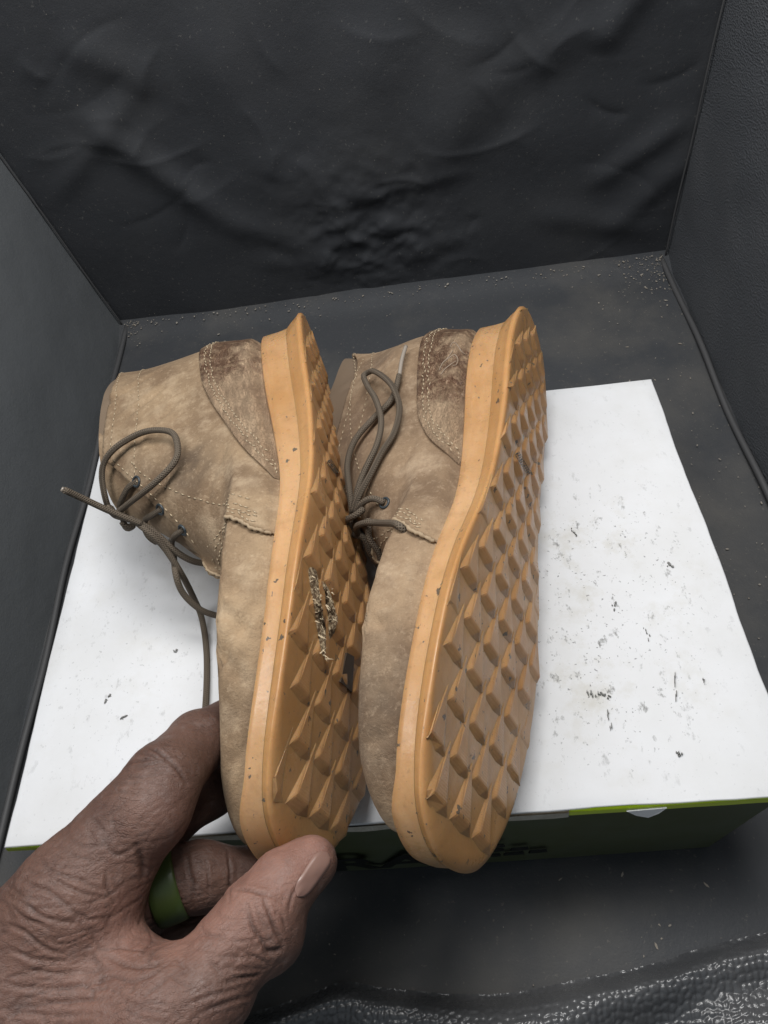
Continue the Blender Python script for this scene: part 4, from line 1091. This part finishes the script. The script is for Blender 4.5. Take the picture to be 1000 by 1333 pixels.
o = mesh('floor_lint', vv, ff, M_DUST, None, False); tag(o, 'pale lint and grit scattered over the black floor and walls', 'lint', kind='stuff')
# ------------------------------------------------------------------ marks on the soles
def sole_patch(b, name, ctr_px, pts_px, lift, mat, rough=0.0, seed=0, par=None):
    """a thin ragged piece that follows the tread"""
    P = np.array(pts_px, float); P = resample(catmull(P, 8, True), 70, True)
    rings = []; c = np.array(ctr_px, float)
    for t in (1.0, .8, .6, .4, .2, .04): rings.append(c + (P - c) * t)
    V = []
    for ri, r in enumerate(rings):
        for q in r:
            h = b.hit(q[0], q[1], (lift if ri else 0) + (abs(rough * rng.normal()) if ri else 0))
            V.append(h if h is not None else V[-1])
    return b, V, len(P), len(rings)
for ctr_px, poly in (((412, 790), [(402, 740), (412, 743), (416, 775), (424, 822), (422, 858), (415, 832), (409, 790), (404, 762)]), ((431, 800), [(420, 756), (429, 772), (438, 800), (438, 815), (429, 832), (427, 804)])):
    b, V, k, n = sole_patch(boot_l, 'w', ctr_px, poly, .0003, None, .0004)
    mesh('shredded_patch', V, grid_faces(n, k, True), M_SHRED, boot_l.outsole, False)
vv, ff = [], []
for _ in range(40):
    t = rng.random(); arm = rng.random() < .6; px = (405 + 16 * t if arm else 421 + 15 * t) + rng.normal(0, 3); py = (742 + 112 * t if arm else 760 + 66 * t) + rng.normal(0, 3)
    h = boot_l.hit(px, py, .0004)
    if h is None: continue
    d = np.array([rng.normal(0, .4), rng.normal(.7, .5), rng.normal(-.25, .3)]); d /= np.linalg.norm(d); ln = rng.uniform(.001, .0032); w_ = np.cross(d, [1, 0, 0]) * .00028
    e = np.array([0, 0, -.0003]); kk = len(vv)
    vv.extend([h - w_, h + w_, h + d * ln + e * 2, h + e]); ff.extend([(kk, kk + 1, kk + 2), (kk + 1, kk + 3, kk + 2), (kk + 3, kk, kk + 2)])
fr = Mat('frayed_fibre', (.60, .49, .33), .8).m
mesh('loose_fibres', vv, ff, fr, boot_l.outsole, False)
# dark plug
h0 = [boot_l.hit(px, py, .0009) for px, py in [(449, 850), (459, 854), (457, 902), (441, 887)]]; 
if all(q is not None for q in h0):
    h1 = [boot_l.hit(px, py, -.002) for px, py in [(449, 850), (459, 854), (457, 902), (441, 887)]]
    mesh('dark_plug', h0 + h1, [(0, 1, 2, 3), (4, 7, 6, 5)] + [(i, i + 4, (i + 1) % 4 + 4, (i + 1) % 4) for i in range(4)], M_PLUG, boot_l.outsole, False)
# small printed mark at the arch of both soles: a band of tiny strokes
def mark(b, a_, b_):
    a_ = np.array(a_, float); b_ = np.array(b_, float); d = (b_ - a_); L_ = np.linalg.norm(d); d /= L_; s_ = np.array([-d[1], d[0]])
    vv, ff = [], []
    for i in range(11):
        c = a_ + d * L_ * (i + .5) / 11
        for (o1, o2, wd) in ((-3.4, -2.5, 1.2), (2.5, 3.4, 1.2), (-1.6, 1.6, .55 if i % 3 else .9)):
            k = len(vv); q = [c + d * wd + s_ * o1, c + d * wd + s_ * o2, c - d * wd + s_ * o2, c - d * wd + s_ * o1]
            hs = [b.hit(p[0], p[1], .0004) for p in q]
            if any(h is None for h in hs): continue
            vv.extend(hs); ff.append((k, k + 1, k + 2, k + 3))
    mesh('sole_mark', vv, ff, M_LOGO, b.outsole, False)
mark(boot_r, (672, 590), (689, 618)); mark(boot_l, (427, 600), (440, 618))
# raised brand curl pressed into the right boot's heel leather
M_EMB = Mat('embossed_heel_line', (.24, .18, .13), .5).m
for pts in ([(586, 452), (590, 446), (595, 449), (601, 458), (607, 462)], [(572, 482), (577, 472), (585, 466), (592, 462), (596, 468), (594, 475), (589, 476)], [(574, 488), (580, 480), (588, 474), (594, 470)], [(580, 470), (586, 462), (590, 456)]):
    P = [boot_r.hit(px, py, .0001) for px, py in pts]; P = [p for p in P if p is not None]
    if len(P) > 2: tube('embossed_line', catmull(np.array(P), 6), .00032, M_EMB, boot_r.root, 6)
